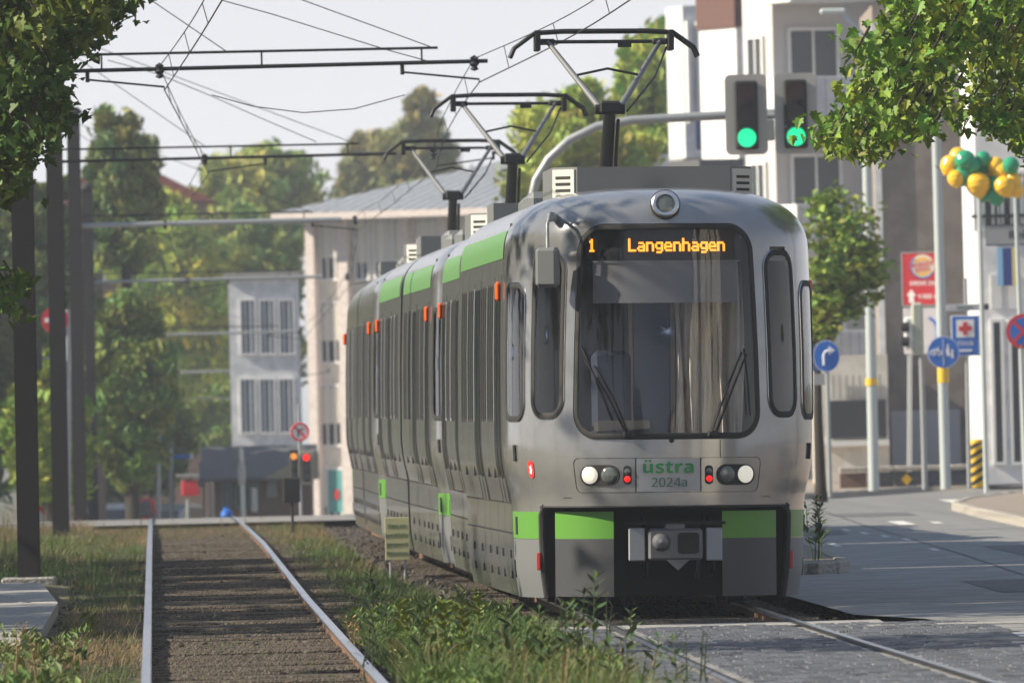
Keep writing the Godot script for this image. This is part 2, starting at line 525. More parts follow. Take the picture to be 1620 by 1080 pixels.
# ------------------------------------------------------------------ tracks
func track(offset: Callable, d0: float, d1: float, sleepers_to: float, bed: Material) -> void:
	var t := Node3D.new()
	t.name = numbered("railway_track")
	add_child(t)
	t.set_meta("kind", "structure")
	var nz := FastNoiseLite.new()
	nz.seed = 9; nz.frequency = 0.6
	var P := []
	var d := d0
	while d <= d1:
		var row := []
		for j in 15:
			var x: float = offset.call(d) - 1.55 + j * 0.2214
			var y := -0.125 + nz.get_noise_2d(x * 2.0, d) * 0.03
			if j == 0 or j == 14: y = -0.22
			row.append(rp(x, d, y))
		P.append(row)
		d += 1.0 if d < 150 else 4.0
	var b := MB.new()
	b.grid(P)
	part("track_bed", b, bed, t)
	for s in [-1.0, 1.0]:
		# head rounded at the corners, web and foot below it
		var prof := [[-0.036, -0.03], [-0.036, -0.008], [-0.028, 0.0], [0.028, 0.0], [0.036, -0.008], [0.036, -0.03]]
		var web := [[-0.07, -0.16], [-0.07, -0.148], [-0.012, -0.125], [-0.012, -0.045], [-0.034, -0.031], [0.034, -0.031], [0.012, -0.045], [0.012, -0.125], [0.07, -0.148], [0.07, -0.16]]
		var mbs := []
		for pr in [prof, web]:
			b = MB.new()
			var dd := d0
			while dd < d1:
				var step := 3.0 if dd < 240 else 10.0
				for i in pr.size() - 1:
					var x0: float = offset.call(dd) + s * 0.7525
					var x1: float = offset.call(dd + step) + s * 0.7525
					b.face([rp(x0 + pr[i][0], dd, pr[i][1]), rp(x0 + pr[i + 1][0], dd, pr[i + 1][1]), rp(x1 + pr[i + 1][0], dd + step, pr[i + 1][1]), rp(x1 + pr[i][0], dd + step, pr[i][1])], Vector3((pr[i][0] + pr[i + 1][0]), 0.3 if pr[i][1] > -0.1 else -0.1, 0))
				dd += step
			mbs.append(b)
		var r := part("rail", mbs[1], M.rust, t)
		part("rail_head", mbs[0], M.rail_steel, r)
	# sleepers, one by one
	b = MB.new()
	b.box(Vector3.ZERO, Vector3(2.45, 0.14, 0.25), Basis(), 0.015)
	var sm := b.mesh()
	d = d0 + 0.3
	while d < sleepers_to:
		var o := MeshInstance3D.new()
		o.name = "sleeper"
		o.mesh = sm
		o.material_override = M.sleeper
		t.add_child(o, true)
		var x: float = offset.call(d) + rng.randf_range(-0.03, 0.03)
		o.position = rp(x, d, -0.163 + rng.randf_range(-0.014, 0.014))
		o.rotation = Vector3(rng.randf_range(-0.02, 0.02), rng.randf_range(-0.02, 0.02), rng.randf_range(-0.006, 0.006))
		d += 0.63

func tracks() -> void:
	track(lt, 60.0, 222.0, 222.0, M.soil)
	track(rt, 106.0, 222.0, 160.0, M.soil)
	# grooved rails in the sett paving and across the crossing street
	for q in [[rt, 20.0, 106.0], [lt, 222.0, 480.0], [rt, 222.0, 480.0]]:
		var t := Node3D.new()
		t.name = numbered("street_track")
		add_child(t)
		t.set_meta("kind", "structure")
		for s in [-1.0, 1.0]:
			for w in [[0.0, 0.056, M.rail_steel, "rail_head", 0.001], [0.052 * -s, 0.04, M.black, "rail_groove", -0.003]]:
				var b := MB.new()
				var dd: float = q[1]
				while dd < q[2] - 0.1:
					var e: float = minf(dd + 4.0, q[2])
					var x0: float = q[0].call(dd) + s * 0.7525 + w[0]
					var x1: float = q[0].call(e) + s * 0.7525 + w[0]
					b.face([rp(x0 - w[1] * 0.5, dd, w[4]), rp(x0 + w[1] * 0.5, dd, w[4]), rp(x1 + w[1] * 0.5, e, w[4]), rp(x1 - w[1] * 0.5, e, w[4])], Vector3.UP)
					dd = e
				part(w[3], b, w[2], t)
	# sett paving round the near rails
	var base := []
	var d := 20.0
	while d <= 103.3:
		base.append([rp(rt(d) - 1.32, d, -0.2), rp(rt(d) - 1.3, d, -0.016), rp(rt(d) + 2.1, d, -0.016)])
		d += 3.3
	var b := MB.new()
	b.grid(base)
	var bed := structure("sett_paving", b, M.asphalt)
	b = MB.new()
	b.box(Vector3(0, -0.03, 0), Vector3(0.165, 0.06, 0.125), Basis(), 0.012)
	var ms := mat("sett", 1, 1, 1, 0.5)
	ms.vertex_color_use_as_albedo = true
	ms.heightmap_enabled = true
	ms.heightmap_texture = noise_tex(0.05, Color.BLACK, Color.WHITE, 71, 4)
	ms.heightmap_scale = 0.3
	ms.uv1_triplanar = true; ms.uv1_world_triplanar = true; ms.uv1_scale = Vector3.ONE * 1.5
	var xs := []
	var cs := []
	d = 74.0
	var k := 0
	while d < 103.2:
		var x := -1.24 + 0.09 * (k % 2)
		while x < 2.05:
			if absf(absf(x) - 0.74) > 0.13:
				var t := rng.randf_range(0.075, 0.125) * (0.75 if rng.randf() < 0.15 else 1.0)
				xs.append(Transform3D(Basis.from_euler(Vector3(rng.randf_range(-0.03, 0.03), rng.randf_range(-0.06, 0.06), rng.randf_range(-0.03, 0.03))), rp(rt(d) + x, d, rng.randf_range(-0.014, 0.002))))
				cs.append(Color(t * 0.94, t, t * 1.15))
			x += 0.178
		d += 0.135
		k += 1
	multi("setts", b.mesh(), ms, xs, cs, bed).set_meta("kind", "stuff")
	# loose ballast on the open tracks
	b = MB.new()
	var pts := []
	for i in 8: pts.append(Vector3((i & 1) * 2 - 1, ((i >> 1) & 1) * 1.4 - 0.7, ((i >> 2) & 1) * 2 - 1) * rng.randf_range(0.35, 0.6))
	for f in [[0, 1, 3, 2], [4, 5, 7, 6], [0, 1, 5, 4], [2, 3, 7, 6], [0, 2, 6, 4], [1, 3, 7, 5]]:
		var c: Vector3 = (pts[f[0]] + pts[f[1]] + pts[f[2]] + pts[f[3]]) * 0.25
		b.face([pts[f[0]], pts[f[1]], pts[f[2]]], c)
		b.face([pts[f[0]], pts[f[2]], pts[f[3]]], c)
	xs = []; cs = []
	for i in 9000:
		var dd := 74.0 + pow(rng.randf(), 1.6) * 145.0
		var left := rng.randf() < 0.7
		if not left and dd < 106: continue
		var x: float = (lt(dd) if left else rt(dd)) + rng.randf_range(-1.6, 1.6)
		var s := rng.randf_range(0.02, 0.055)
		xs.append(Transform3D(Basis.from_euler(Vector3(rng.randf() * 6, rng.randf() * 6, rng.randf() * 6)).scaled(Vector3.ONE * s), rp(x, dd, -0.118)))
		var t := rng.randf_range(0.02, 0.09)
		cs.append(Color(t * 1.1, t * 0.95, t * 0.78))
	var mb := mat("ballast", 1, 1, 1, 0.9)
	mb.vertex_color_use_as_albedo = true
	var st := multi("ballast_stones", b.mesh(), mb, xs, cs, self)
	meta(st, "small brown ballast stones strewn along the open tracks", "gravel", "", "stuff")

# ------------------------------------------------------------------ tram
const NS := 2.6
const ZC := -1.9
const SECT := 12.5
const WT := [[0.1, 1.19], [0.3, 1.225], [0.6, 1.24], [0.84, 1.245], [0.95, 1.255], [1.08, 1.285], [1.2, 1.31], [1.36, 1.325], [2.2, 1.325], [2.7, 1.315], [2.95, 1.305]]
const ZT := [[0.1, -0.05], [0.5, 0.0], [0.85, 0.02], [1.3, 0.02], [1.8, 0.0], [2.4, -0.045], [3.0, -0.11], [3.25, -0.155], [3.4, -0.22], [3.48, -0.31], [3.53, -0.45], [3.57, -0.85], [3.59, -1.9]]
func tw(y: float) -> float:
	if y > 2.95: return 1.305 * pow(maxf(0.0, 1.0 - pow((y - 2.95) / 0.6401, 3.0)), 1.0 / 3.0)
	return (table(WT, y - 0.04) + table(WT, y) + table(WT, y + 0.04)) / 3.0
func tz(y: float) -> float:
	if y > 3.0:
		var t := clampf((y - 3.0) / 0.59, 0.0, 1.0)
		return -0.11 - 0.05 * t - 1.74 * (1.0 - pow(maxf(1.0 - pow(t, 6.0), 0.0), 1.0 / 3.0))
	return (table(ZT, y - 0.08) + table(ZT, y) + table(ZT, y + 0.08)) / 3.0
func surf(phi: float, y: float, off := 0.0) -> Vector3:
	var w := tw(y)
	var l := maxf(tz(y) - ZC, 0.0)
	var p := Vector3(w * signf(sin(phi)) * pow(absf(sin(phi)), 2.0 / NS), y, ZC + l * pow(absf(cos(phi)), 2.0 / NS))
	if off != 0.0:
		p += surf_n(phi, y) * off
	return p
func surf_n(phi: float, y: float) -> Vector3:
	var e := 0.01
	var a := surf(phi + e, y) - surf(phi - e, y)
	var yy := minf(y, 3.575)
	var b := surf(phi, yy + e) - surf(phi, yy - e)
	return a.cross(b).normalized()
func phi_of(x: float, y: float) -> float:
	return signf(x) * asin(clampf(pow(absf(x) / tw(y), NS * 0.5), 0.0, 1.0))
func on_nose(x: float, y: float, off := 0.0) -> Transform3D:
	var ph := phi_of(x, y)
	var nn := surf_n(ph, y)
	var xx := Vector3.UP.cross(nn).normalized()
	return Transform3D(Basis(xx, nn.cross(xx), nn), surf(ph, y, off))
func rounded(hx: float, hy: float, r: float, per := 8, edge := 1) -> Array:
	var out := []
	for q in [[1, 1, 0.0], [-1, 1, 0.25], [-1, -1, 0.5], [1, -1, 0.75]]:
		var first := out.size()
		for i in per + 1:
			var a: float = TAU * (q[2] + 0.25 * i / per)
			out.append(Vector2(q[0] * (hx - r) + cos(a) * r, q[1] * (hy - r) + sin(a) * r))
		if first > 0 and edge > 1:
			# points along the straight edge, so that it can follow a curved surface
			var p0: Vector2 = out[first - 1]
			var p1: Vector2 = out[first]
			for i in range(edge - 1, 0, -1): out.insert(first, p0.lerp(p1, i / float(edge)))
	if edge > 1:
		var a0: Vector2 = out[-1]
		var b0: Vector2 = out[0]
		for i in range(1, edge): out.append(a0.lerp(b0, i / float(edge)))
	return out
func wmap(o: Dictionary, p: Vector2, off: float) -> Vector3:
	return surf(o.c + (p.x * (1.0 - o.k * p.y / o.hy) + o.lean * p.y) / 1.4, o.y + p.y, off)
func inside(o: Dictionary, phi: float, y: float) -> bool:
	var py: float = y - o.y
	if absf(py) > o.hy: return false
	var px: float = absf(((phi - o.c) * 1.4 - o.lean * py) / (1.0 - o.k * py / o.hy))
	if px > o.hx: return false
	var q := Vector2(px - (o.hx - o.r), absf(py) - (o.hy - o.r))
	return q.x <= 0 or q.y <= 0 or q.length() <= o.r
func pane_mesh(o: Dictionary, off: float, grow := 0.0) -> MB:
	var b := MB.new()
	var P := []
	var ol := rounded(o.hx + grow, o.hy + grow, o.r + grow, 8, 14)
	ol.append(ol[0])
	for s in 9:
		var row := []
		for p in ol: row.append(wmap(o, p * (s / 8.0), off))
		P.append(row)
	b.grid(P, true)
	return b
func ring_mesh(o: Dictionary, g0: float, g1: float, off: float) -> MB:
	var b := MB.new()
	var P := []
	for g in [[g0, off - 0.008], [g0 + 0.006, off], [g1 - 0.006, off], [g1, off - 0.008]]:
		var row := []
		var ol := rounded(o.hx + g[0], o.hy + g[0], maxf(o.r + g[0], 0.005), 8, 14)
		ol.append(ol[0])
		for p in ol: row.append(wmap(o, p, g[1]))
		P.append(row)
	b.grid(P, true)
	return b
func nose_patch(x0: float, x1: float, y0: float, y1: float, off: float) -> MB:
	var b := MB.new()
	var P := []
	for j in 13:
		var y := lerpf(y0, y1, j / 12.0)
		var row := []
		for i in 25: row.append(surf(phi_of(lerpf(x0, x1, i / 24.0), y), y, off))
		P.append(row)
	b.grid(P)
	return b
func side_panel(s: float, z0: float, z1: float, y0: float, y1: float, off: float, rows := 8) -> MB:
	var b := MB.new()
	var P := []
	for j in rows + 1:
		var y := lerpf(y0, y1, j / float(rows))
		P.append([Vector3(s * (tw(y) + off), y, z0), Vector3(s * (tw(y) + off), y, z1)])
	b.grid(P, s < 0.0)
	return b

func rib(s: float, z: float, w: float, y0: float, y1: float, proud: float) -> MB:
	# upright bar standing proud of the flank, with its two sides
	var b := MB.new()
	var P := []
	for j in 13:
		var y := lerpf(y0, y1, j / 12.0)
		var row := []
		for q in [[w * 0.5, 0.0], [w * 0.4, proud], [-w * 0.4, proud], [-w * 0.5, 0.0]]: row.append(Vector3(s * (tw(y) + q[1]), y, z + q[0]))
		P.append(row)
	b.grid(P, s < 0.0)
	return b

const FONT := {
	"L": ["#....", "#....", "#....", "#....", "#....", "#....", "#####"],
	"a": [".....", ".....", ".###.", "....#", ".####", "#...#", ".####"],
	"n": [".....", ".....", "####.", "#...#", "#...#", "#...#", "#...#"],
	"g": [".....", ".....", ".####", "#...#", "#...#", ".####", "....#", ".###."],
	"e": [".....", ".....", ".###.", "#...#", "#####", "#....", ".####"],
	"h": ["#....", "#....", "####.", "#...#", "#...#", "#...#", "#...#"],
	"1": ["..#..", ".##..", "..#..", "..#..", "..#..", "..#..", ".###."]}

func make_section() -> MeshInstance3D:
	var ys := []
	var y := 0.1
	while y < 2.95:
		ys.append(y); y += 0.04
	for i in 21: ys.append(2.95 + 0.64 * pow(sin(PI * 0.5 * i / 20.0), 2.0 / 3.0))
	# saloon walls and roof
	var b := MB.new()
	var P := []
	for s in [-1.0, 1.0]:
		P = []
		for yy in ys: P.append([Vector3(s * tw(yy), yy, ZC), Vector3(s * tw(yy), yy, -SECT)])
		b.grid(P, s < 0.0)
	var body := MeshInstance3D.new()
	body.name = "car_body"
	body.mesh = b.mesh()
	body.material_override = M.tram_side
	b = MB.new()
	var poly := PackedVector2Array()
	for yy in ys: poly.append(Vector2(tw(yy) - 0.01, yy))
	var rev := ys.duplicate()
	rev.reverse()
	for yy in rev.slice(1): poly.append(Vector2(-tw(yy) + 0.01, yy))
	b.prism(poly, 0.02, Transform3D(Basis(), Vector3(0, 0, -SECT + 0.02)))
	part("end_wall", b, M.tram_grey, body)
	# windows of the cab: outlines in (angle round the nose, height)
	var shield := {"c": 0.0, "y": 2.352, "hx": 0.70, "hy": 0.888, "r": 0.22, "k": 0.045, "lean": 0.0}
	var holes := [shield]
	for s in [-1.0, 1.0]:
		holes.append({"c": s * 0.765, "y": 2.33, "hx": 0.205, "hy": 0.69, "r": 0.15, "k": 0.0, "lean": -s * 0.03})
		holes.append({"c": s * 1.214, "y": 2.19, "hx": 0.235, "hy": 0.57, "r": 0.13, "k": 0.0, "lean": -s * 0.02})
	var phis := []
	for i in 181: phis.append(-PI * 0.5 + PI * i / 180.0)
	P = []
	for yy in ys:
		var row := []
		for ph in phis: row.append(surf(ph, yy))
		P.append(row)
	b = MB.new()
	b.grid(P, false, func(i: int, j: int) -> bool:
		var yc: float = (ys[i] + ys[mini(i + 1, ys.size() - 1)]) * 0.5
		var pc: float = (phis[j] + phis[j + 1]) * 0.5
		if yc < 0.86 and absf(pc) < 0.925: return true
		for o in holes:
			if inside(o, pc, yc): return true
		return false)
	part("cab_shell", b, M.tram_silver, body)
	P = []
	for i in range(20, ys.size(), 2):
		var row := []
		for j in range(0, 181, 2): row.append(surf(phis[j], ys[i], -0.03))
		P.append(row)
	b = MB.new()
	b.grid(P, true, func(i: int, j: int) -> bool:
		var yc: float = ys[mini(20 + i * 2 + 1, ys.size() - 1)]
		for o in holes:
			if inside(o, phis[j * 2 + 1], yc): return true
		return false)
	part("inner_lining", b, mat("inner_lining", 0.16, 0.16, 0.165, 0.8), body)
	for i in holes.size():
		var called := "windshield" if i == 0 else "cab_window"
		part(called, pane_mesh(holes[i], 0.006), M.glass, body)
		part("window_gasket", ring_mesh(holes[i], -0.028, 0.018, 0.014), M.rubber, body)
		part("window_trim", ring_mesh(holes[i], 0.018, 0.026, 0.012), M.lens_ring, body)
	# seams of the forehead and the panel between cab and saloon
	for s in [-1.0, 1.0]: part("panel_seam", side_panel(s, ZC + 0.02, ZC - 0.02, 0.12, 3.4, 0.003, 60), M.seam, body)
	part("panel_seam", nose_patch(0.44, 0.447, 1.28, 1.43, 0.002), M.seam, body)
	# inside of the cab
	b = MB.new()
	b.box(Vector3(0, 0.95, -1.22), Vector3(1.86, 0.06, 1.2)); b.box(Vector3(0, 2.1, -1.86), Vector3(2.5, 2.4, 0.05))
	b.box(Vector3(-0.1, 3.3, -1.3), Vector3(1.8, 0.04, 1.0))
	part("cab_lining", b, mat("lining", 0.16, 0.16, 0.165, 0.8), body)
	b = MB.new()
	b.box(Vector3(0, 1.2, -0.5), Vector3(1.75, 0.5, 0.5), Basis(), 0.08); b.box(Vector3(-0.35, 1.5, -0.45), Vector3(0.5, 0.12, 0.3), Basis(Vector3.RIGHT, 0.4), 0.03)
	part("driver_desk", b, M.rubber, body)
	b = MB.new()
	b.box(Vector3(-0.42, 1.85, -1.2), Vector3(0.34, 0.7, 0.12), Basis(Vector3.RIGHT, -0.12), 0.05); b.box(Vector3(-0.42, 1.45, -1.0), Vector3(0.42, 0.14, 0.45), Basis(), 0.05)
	b.box(Vector3(-0.42, 1.2, -1.05), Vector3(0.15, 0.45, 0.15))
	part("driver_seat", b, mat("seat_blue", 0.02, 0.03, 0.06, 0.9), body)
	# pale curtain drawn to one side of the cab, blue panel and posts behind the seat
	var fold := MB.new()
	var cr := []
	for j in 9:
		var row := []
		for i in 61:
			var x := 0.1 + 0.58 * i / 60.0
			row.append(Vector3(x + 0.02 * sin(j * 0.5 + i * 0.2), lerpf(1.42, 2.93, j / 8.0), -0.78 + 0.07 * sin(i * 0.5 + 0.1 * j) + 0.03 * sin(i * 1.3)))
		cr.append(row)
	fold.grid(cr)
	part("curtain", fold, mat("curtain", 0.66, 0.62, 0.55, 0.85), body)
	boxpart("partition", Vector3(-0.07, 2.2, -1.3), Vector3(0.34, 1.5, 0.04), mat("partition_blue", 0.16, 0.2, 0.3, 0.5), body, 0.02)
	for x in [-0.25, 0.11]: boxpart("partition_post", Vector3(x, 2.2, -1.26), Vector3(0.035, 1.55, 0.05), mat("post_beige", 0.45, 0.38, 0.27, 0.6), body, 0.01)
	part("sun_blind", nose_patch(-0.64, 0.64, 2.6, 2.95, -0.06), mat("blind", 0.16, 0.165, 0.18, 0.7), body)
	part("display_housing", nose_patch(-0.7, 0.7, 2.96, 3.23, -0.075), M.black, body)
	part("display_rim", nose_patch(-0.64, 0.66, 2.945, 2.958, -0.045), M.unit_grey, body)
	b = MB.new()
	var px := 0.0128
	for word in [["1", -0.672, 1.0], ["Langenhagen", -0.315, 1.0]]:
		var x0: float = word[1]
		for ch in word[0]:
			var rows: Array = FONT[ch]
			for r in rows.size():
				for q in 5:
					if rows[r][q] == "#":
						var xx := x0 + q * px
						var yy := 3.138 - r * 0.0158
						var t := on_nose(xx, yy, -0.06)
						b.box(t.origin, Vector3(px * 1.5, 0.0175, 0.004), t.basis)
			x0 += px * 6.1
	part("display_text", b, M.led_orange, body)
	# forehead lamp
	b = MB.new()
	var fl := on_nose(0.0, 3.43, 0.0)
	fl = Transform3D(Basis(Vector3.RIGHT, deg_to_rad(74.0)), on_nose(0.0, 3.4, 0.0).origin + Vector3(0, 0.03, 0.045))
	b.lathe([Vector2(0.12, -0.09), Vector2(0.118, 0.015), Vector2(0.105, 0.024), Vector2(0.082, 0.02), Vector2(0.078, 0.0)], fl, 32)
	var ring := part("forehead_lamp", b, M.lens_ring, body)
	b = MB.new()
	b.lathe([Vector2(0.08, -0.015), Vector2(0.078, 0.006), Vector2(0.055, 0.014), Vector2(0.0, 0.018)], fl, 32)
	part("forehead_lens", b, mat("pale_lens", 0.16, 0.18, 0.17, 0.15, 0.3), body)
	b = MB.new()
	b.lathe([Vector2(0.124, -0.09), Vector2(0.127, 0.006), Vector2(0.12, 0.008)], fl, 32)
	part("lamp_gasket", b, M.seam, body)
	# wipers
	for w in [[[[-0.35, 1.49], [-0.5, 1.8], [-0.68, 2.12]], [[-0.33, 1.49], [-0.46, 1.8], [-0.6, 2.06]], [[-0.46, 1.6], [-0.7, 2.22]]], [[[0.36, 1.49], [0.49, 1.85], [0.62, 2.17]], [[0.4, 1.49], [0.53, 1.83], [0.66, 2.15]], [[0.64, 2.2], [0.67, 1.9], [0.685, 1.63]]]]:
		b = MB.new()
		for line in w:
			var pts := []
			for q in line: pts.append(on_nose(q[0], q[1], 0.035).origin)
			b.tube(pts, 0.009, 6)
		b.box(on_nose(w[0][0][0] + 0.02, 1.48, 0.02).origin, Vector3(0.1, 0.06, 0.05), Basis(), 0.015)
		part("wiper", b, M.black, body)
	# lamp panel under the windshield
	var frame := {"c": 0.0, "y": 1.137, "hx": 0.762, "hy": 0.145, "r": 0.05, "k": 0.0, "lean": 0.0}
	part("lamp_panel_frame", ring_mesh(frame, -0.005, 0.005, 0.004), M.seam, body)
	for x in [-0.275, 0.275]: part("panel_seam", nose_patch(x - 0.005, x + 0.005, 0.995, 1.28, 0.004), M.seam, body)
	part("number_plate", nose_patch(-0.268, 0.268, 1.0, 1.274, 0.004), mat("plate", 0.36, 0.375, 0.4, 0.4, 0.3), body)
	var tx := on_nose(0.0, 1.2, 0.012)
	words("operator_name", "üstra", 0.145, M.text_green, body, tx.origin + Vector3(0, 0.005, 0.008), tx.basis, 800, 1.25)
	words("fleet_number", "2024a", 0.105, M.text_grey, body, tx.origin + Vector3(0.01, -0.125, 0.008), tx.basis, 400, 1.1)
	for s in [-1.0, 1.0]:
		var hp := on_nose(s * 0.575, 1.137, 0.0)
		b = MB.new()
		var pp := PackedVector2Array(rounded(0.175, 0.088, 0.086))
		b.prism(pp, 0.02, hp)
		part("headlight_housing", b, M.black, body)
		for q in [[0.655, 0.075, M.lamp_white, "headlight"], [0.495, 0.07, M.pale_lens, "fog_lamp"]]:
			var t := on_nose(s * q[0], 1.14, 0.006)
			t = Transform3D(Basis(t.basis.x, t.basis.z, -t.basis.y), t.origin)
			b = MB.new()
			b.lathe([Vector2(q[1], -0.01), Vector2(q[1] * 0.97, 0.014), Vector2(q[1] * 0.7, 0.024), Vector2(0, 0.03)], t, 24)
			part(q[3], b, q[2], body)
		var tt := on_nose(s * 0.345, 1.137, 0.0)
		b = MB.new()
		b.prism(PackedVector2Array(rounded(0.034, 0.08, 0.033)), 0.02, tt)
		part("tail_lamp_housing", b, M.black, body)
		for q in [[1.105, M.lamp_red, "tail_lamp"], [1.17, M.pale_lens, "indicator_lamp"]]:
			var t := on_nose(s * 0.345, q[0], 0.006)
			t = Transform3D(Basis(t.basis.x, t.basis.z, -t.basis.y), t.origin)
			b = MB.new()
			b.lathe([Vector2(0.027, -0.01), Vector2(0.026, 0.012), Vector2(0, 0.02)], t, 16)
			part(q[2], b, q[1], body)
	b = MB.new()
	b.lathe([Vector2(0.022, -0.01), Vector2(0.022, 0.008), Vector2(0, 0.008)], Transform3D(Basis(Vector3.RIGHT, PI / 2), on_nose(0.03, 1.43).origin), 16)
	part("lock", b, M.black, body)
	for x in [-0.84, 0.84]: part("jack_mark", nose_patch(x - 0.035, x + 0.035, 0.945, 0.952, 0.003), M.seam, body)
	# red badge on the corner
	var bd := on_nose(-1.13, 1.19, 0.003)
	b = MB.new()
	b.prism(PackedVector2Array(rounded(0.055, 0.075, 0.053)), 0.006, bd)
	var badge := part("badge", b, mat("badge_red", 0.6, 0.03, 0.025, 0.4), body)
	b = MB.new()
	b.prism(PackedVector2Array([Vector2(-0.025, -0.03), Vector2(0.012, -0.04), Vector2(0.03, 0.0), Vector2(0.016, 0.012), Vector2(0.02, 0.045), Vector2(-0.004, 0.02), Vector2(-0.028, 0.03), Vector2(-0.012, 0.0)]), 0.004, Transform3D(bd.basis, bd.origin + bd.basis.z * 0.004))
	part("badge_emblem", b, M.sign_white, body)
	# apron under the nose
	var lip := MB.new()
	var lp := []
	for i in 41:
		var ph := -0.93 + 1.86 * i / 40.0
		lp.append(surf(ph, 0.87, 0.004))
	lip.tube(lp, 0.012, 6)
	part("apron_lip", lip, M.black, body)
	b = MB.new()
	b.box(Vector3(0, 0.5, -1.15), Vector3(2.2, 0.8, 0.04)); b.box(Vector3(0, 0.87, -0.72), Vector3(1.45, 0.03, 0.8))
	part("apron_recess", b, M.black, body)
	for s in [-1.0, 1.0]:
		var x0 := -0.94 if s < 0 else 0.46
		var lo := MB.new()
		var gr := MB.new()
		for seg in [[0.11, 0.6, lo], [0.6, 0.83, gr]]:
			var rows := []
			for j in 5:
				var yy := lerpf(seg[0], seg[1], j / 4.0)
				var row := []
				for i in 13:
					var x := x0 + 0.48 * i / 12.0
					row.append(Vector3(x, yy, surf(phi_of(x, 0.6), 0.6).z - 0.07))
				rows.append(row)
			seg[2].grid(rows)
		part("apron_panel", lo, M.tram_grey, body)
		part("apron_stripe", gr, M.tram_green, body)
		# black upright rim with its red reflector
		b = MB.new()
		var rim := []
		for yy in [0.1, 0.3, 0.6, 0.8, 0.88]: rim.append(surf(s * (0.945 - (0.05 if yy > 0.85 else 0.0)), yy, -0.01))
		b.tube(rim, 0.028, 8)
		part("apron_rim", b, M.rubber, body)
		var rf := surf(s * 0.945, 0.41, 0.03)
		boxpart("reflector", rf, Vector3(0.035, 0.15, 0.02), M.red_lens, body, 0.006, Basis(Vector3.UP, s * 0.5))
		# foot of the cab: green above, grey below, black slots
		for q in [[0.6, 0.83, M.tram_green, "foot_stripe"], [0.1, 0.595, M.unit_grey, "foot_panel"]]:
			b = MB.new()
			var rows := []
			for j in 7:
				var yy := lerpf(q[0], q[1], j / 6.0)
				var row := []
				for i in 17: row.append(surf(s * lerpf(0.93, PI / 2, i / 16.0), yy, 0.004))
				rows.append(row)
			b.grid(rows, s < 0)
			part(q[3], b, q[2], body)
		for yy in [0.71, 0.34]:
			var t := on_nose(s * 1.225, yy, 0.006)
			boxpart("air_slot", t.origin, Vector3(0.09, 0.15, 0.012), M.black, body, 0.0, t.basis)
		var hd := on_nose(s * 1.25, 1.33, 0.01)
		boxpart("cab_handle", hd.origin, Vector3(0.05, 0.14, 0.02), M.black, body, 0.006, hd.basis)
		boxpart("marker_lamp", Vector3(s * 1.345, 2.72, ZC - 0.32), Vector3(0.05, 0.17, 0.1), M.orange_lens, body, 0.02)
		# flank: doors, windows, seams, vents, roof stripe
		for z in [-2.15, -6.8]:
			var dn := part("door", side_panel(s, z, z - 1.36, 0.9, 2.86, 0.006, 30), M.tram_side, body)
			for k in 2:
				var zz: float = z - 0.06 - k * 0.67
				part("door_window", side_panel(s, zz, zz - 0.56, 1.12, 2.78, 0.012, 16), M.dark_glass, body)
			for zz in [z, z - 0.68, z - 1.36]: part("door_seal", rib(s, zz, 0.05, 0.9, 2.86, 0.01), M.seam, body)
		for z in [-3.62, -5.2, -8.28, -9.86]:
			part("side_window", side_panel(s, z, z - 1.46, 1.63, 2.78, 0.008, 10), M.dark_glass, body)
			for zz in [z, z - 0.5, z - 0.98, z - 1.46]: part("window_streak_post", rib(s, zz, 0.06, 1.6, 2.8, 0.013), M.lens_ring if zz == z else M.seam, body)  # added middle bars darken the flank glass; bright first post paints a streak
		for z in [-3.56, -5.14, -6.76, -8.22, -9.8, -11.4]: part("panel_seam", side_panel(s, z + 0.012, z - 0.012, 0.12, 3.3, 0.003, 50), M.seam, body)
		for yy in [0.64, 0.9]: part("skirt_seam", side_panel(s, ZC, -SECT, yy - 0.008, yy + 0.008, 0.003, 1), M.seam, body)
		b = MB.new()
		for z in [-2.5, -4.2, -5.6, -7.1, -9.0, -11.0]:
			for yy in [0.46, 0.28]: b.box(Vector3(s * (tw(yy) + 0.002), yy, z), Vector3(0.016, 0.07, 0.16))
			b.box(Vector3(s * (tw(1.15) + 0.002), 1.15, z), Vector3(0.016, 0.08, 0.09))
		part("skirt_vents", b, M.black, body).set_meta("kind", "stuff")
		part("roof_stripe", side_panel(s, ZC - 0.03, -SECT + 0.5, 3.0, 3.24, 0.005, 8), M.stripe_green, body)
	# roof cooling unit with chamfered front corners and louvres
	b = MB.new()
	var oct := PackedVector2Array([Vector2(-0.86, 1.0), Vector2(-0.66, 1.28), Vector2(0.66, 1.28), Vector2(0.86, 1.0), Vector2(0.86, -1.0), Vector2(-0.86, -1.0)])
	b.prism(oct, 0.42, Transform3D(Basis(Vector3.RIGHT, PI / 2) * Basis().scaled(Vector3(1, 1, 1)), Vector3(0, 3.575, -3.35)))
	var cu := part("cooling_unit", b, M.unit_grey, body)
	for s in [-1.0, 1.0]:
		var mid := Vector3(s * 0.763, 0, -3.35 + 1.142)
		var bs := Basis(Vector3.UP, s * atan2(0.28, 0.2))
		boxpart("louvre_panel", mid + Vector3(0, 3.62, 0) + bs.z * 0.006, Vector3(0.3, 0.29, 0.02), M.sunlit_louver, body, 0.0, bs)
		for k in 4: boxpart("louvre_slot", mid + Vector3(0, 3.53 + k * 0.055, 0) + bs.z * 0.012, Vector3(0.2, 0.024, 0.02), M.seam, body, 0.0, bs)
	for q in [[-6.2, 1.3, 0.32, 1.5], [-8.6, 1.0, 0.24, 0.9], [-10.9, 1.5, 0.22, 1.1]]:
		boxpart("roof_box", Vector3(0, 3.55 + q[2] * 0.5 - 0.1, q[0]), Vector3(q[1], q[2] + 0.1, q[3]), M.unit_grey, body, 0.06)
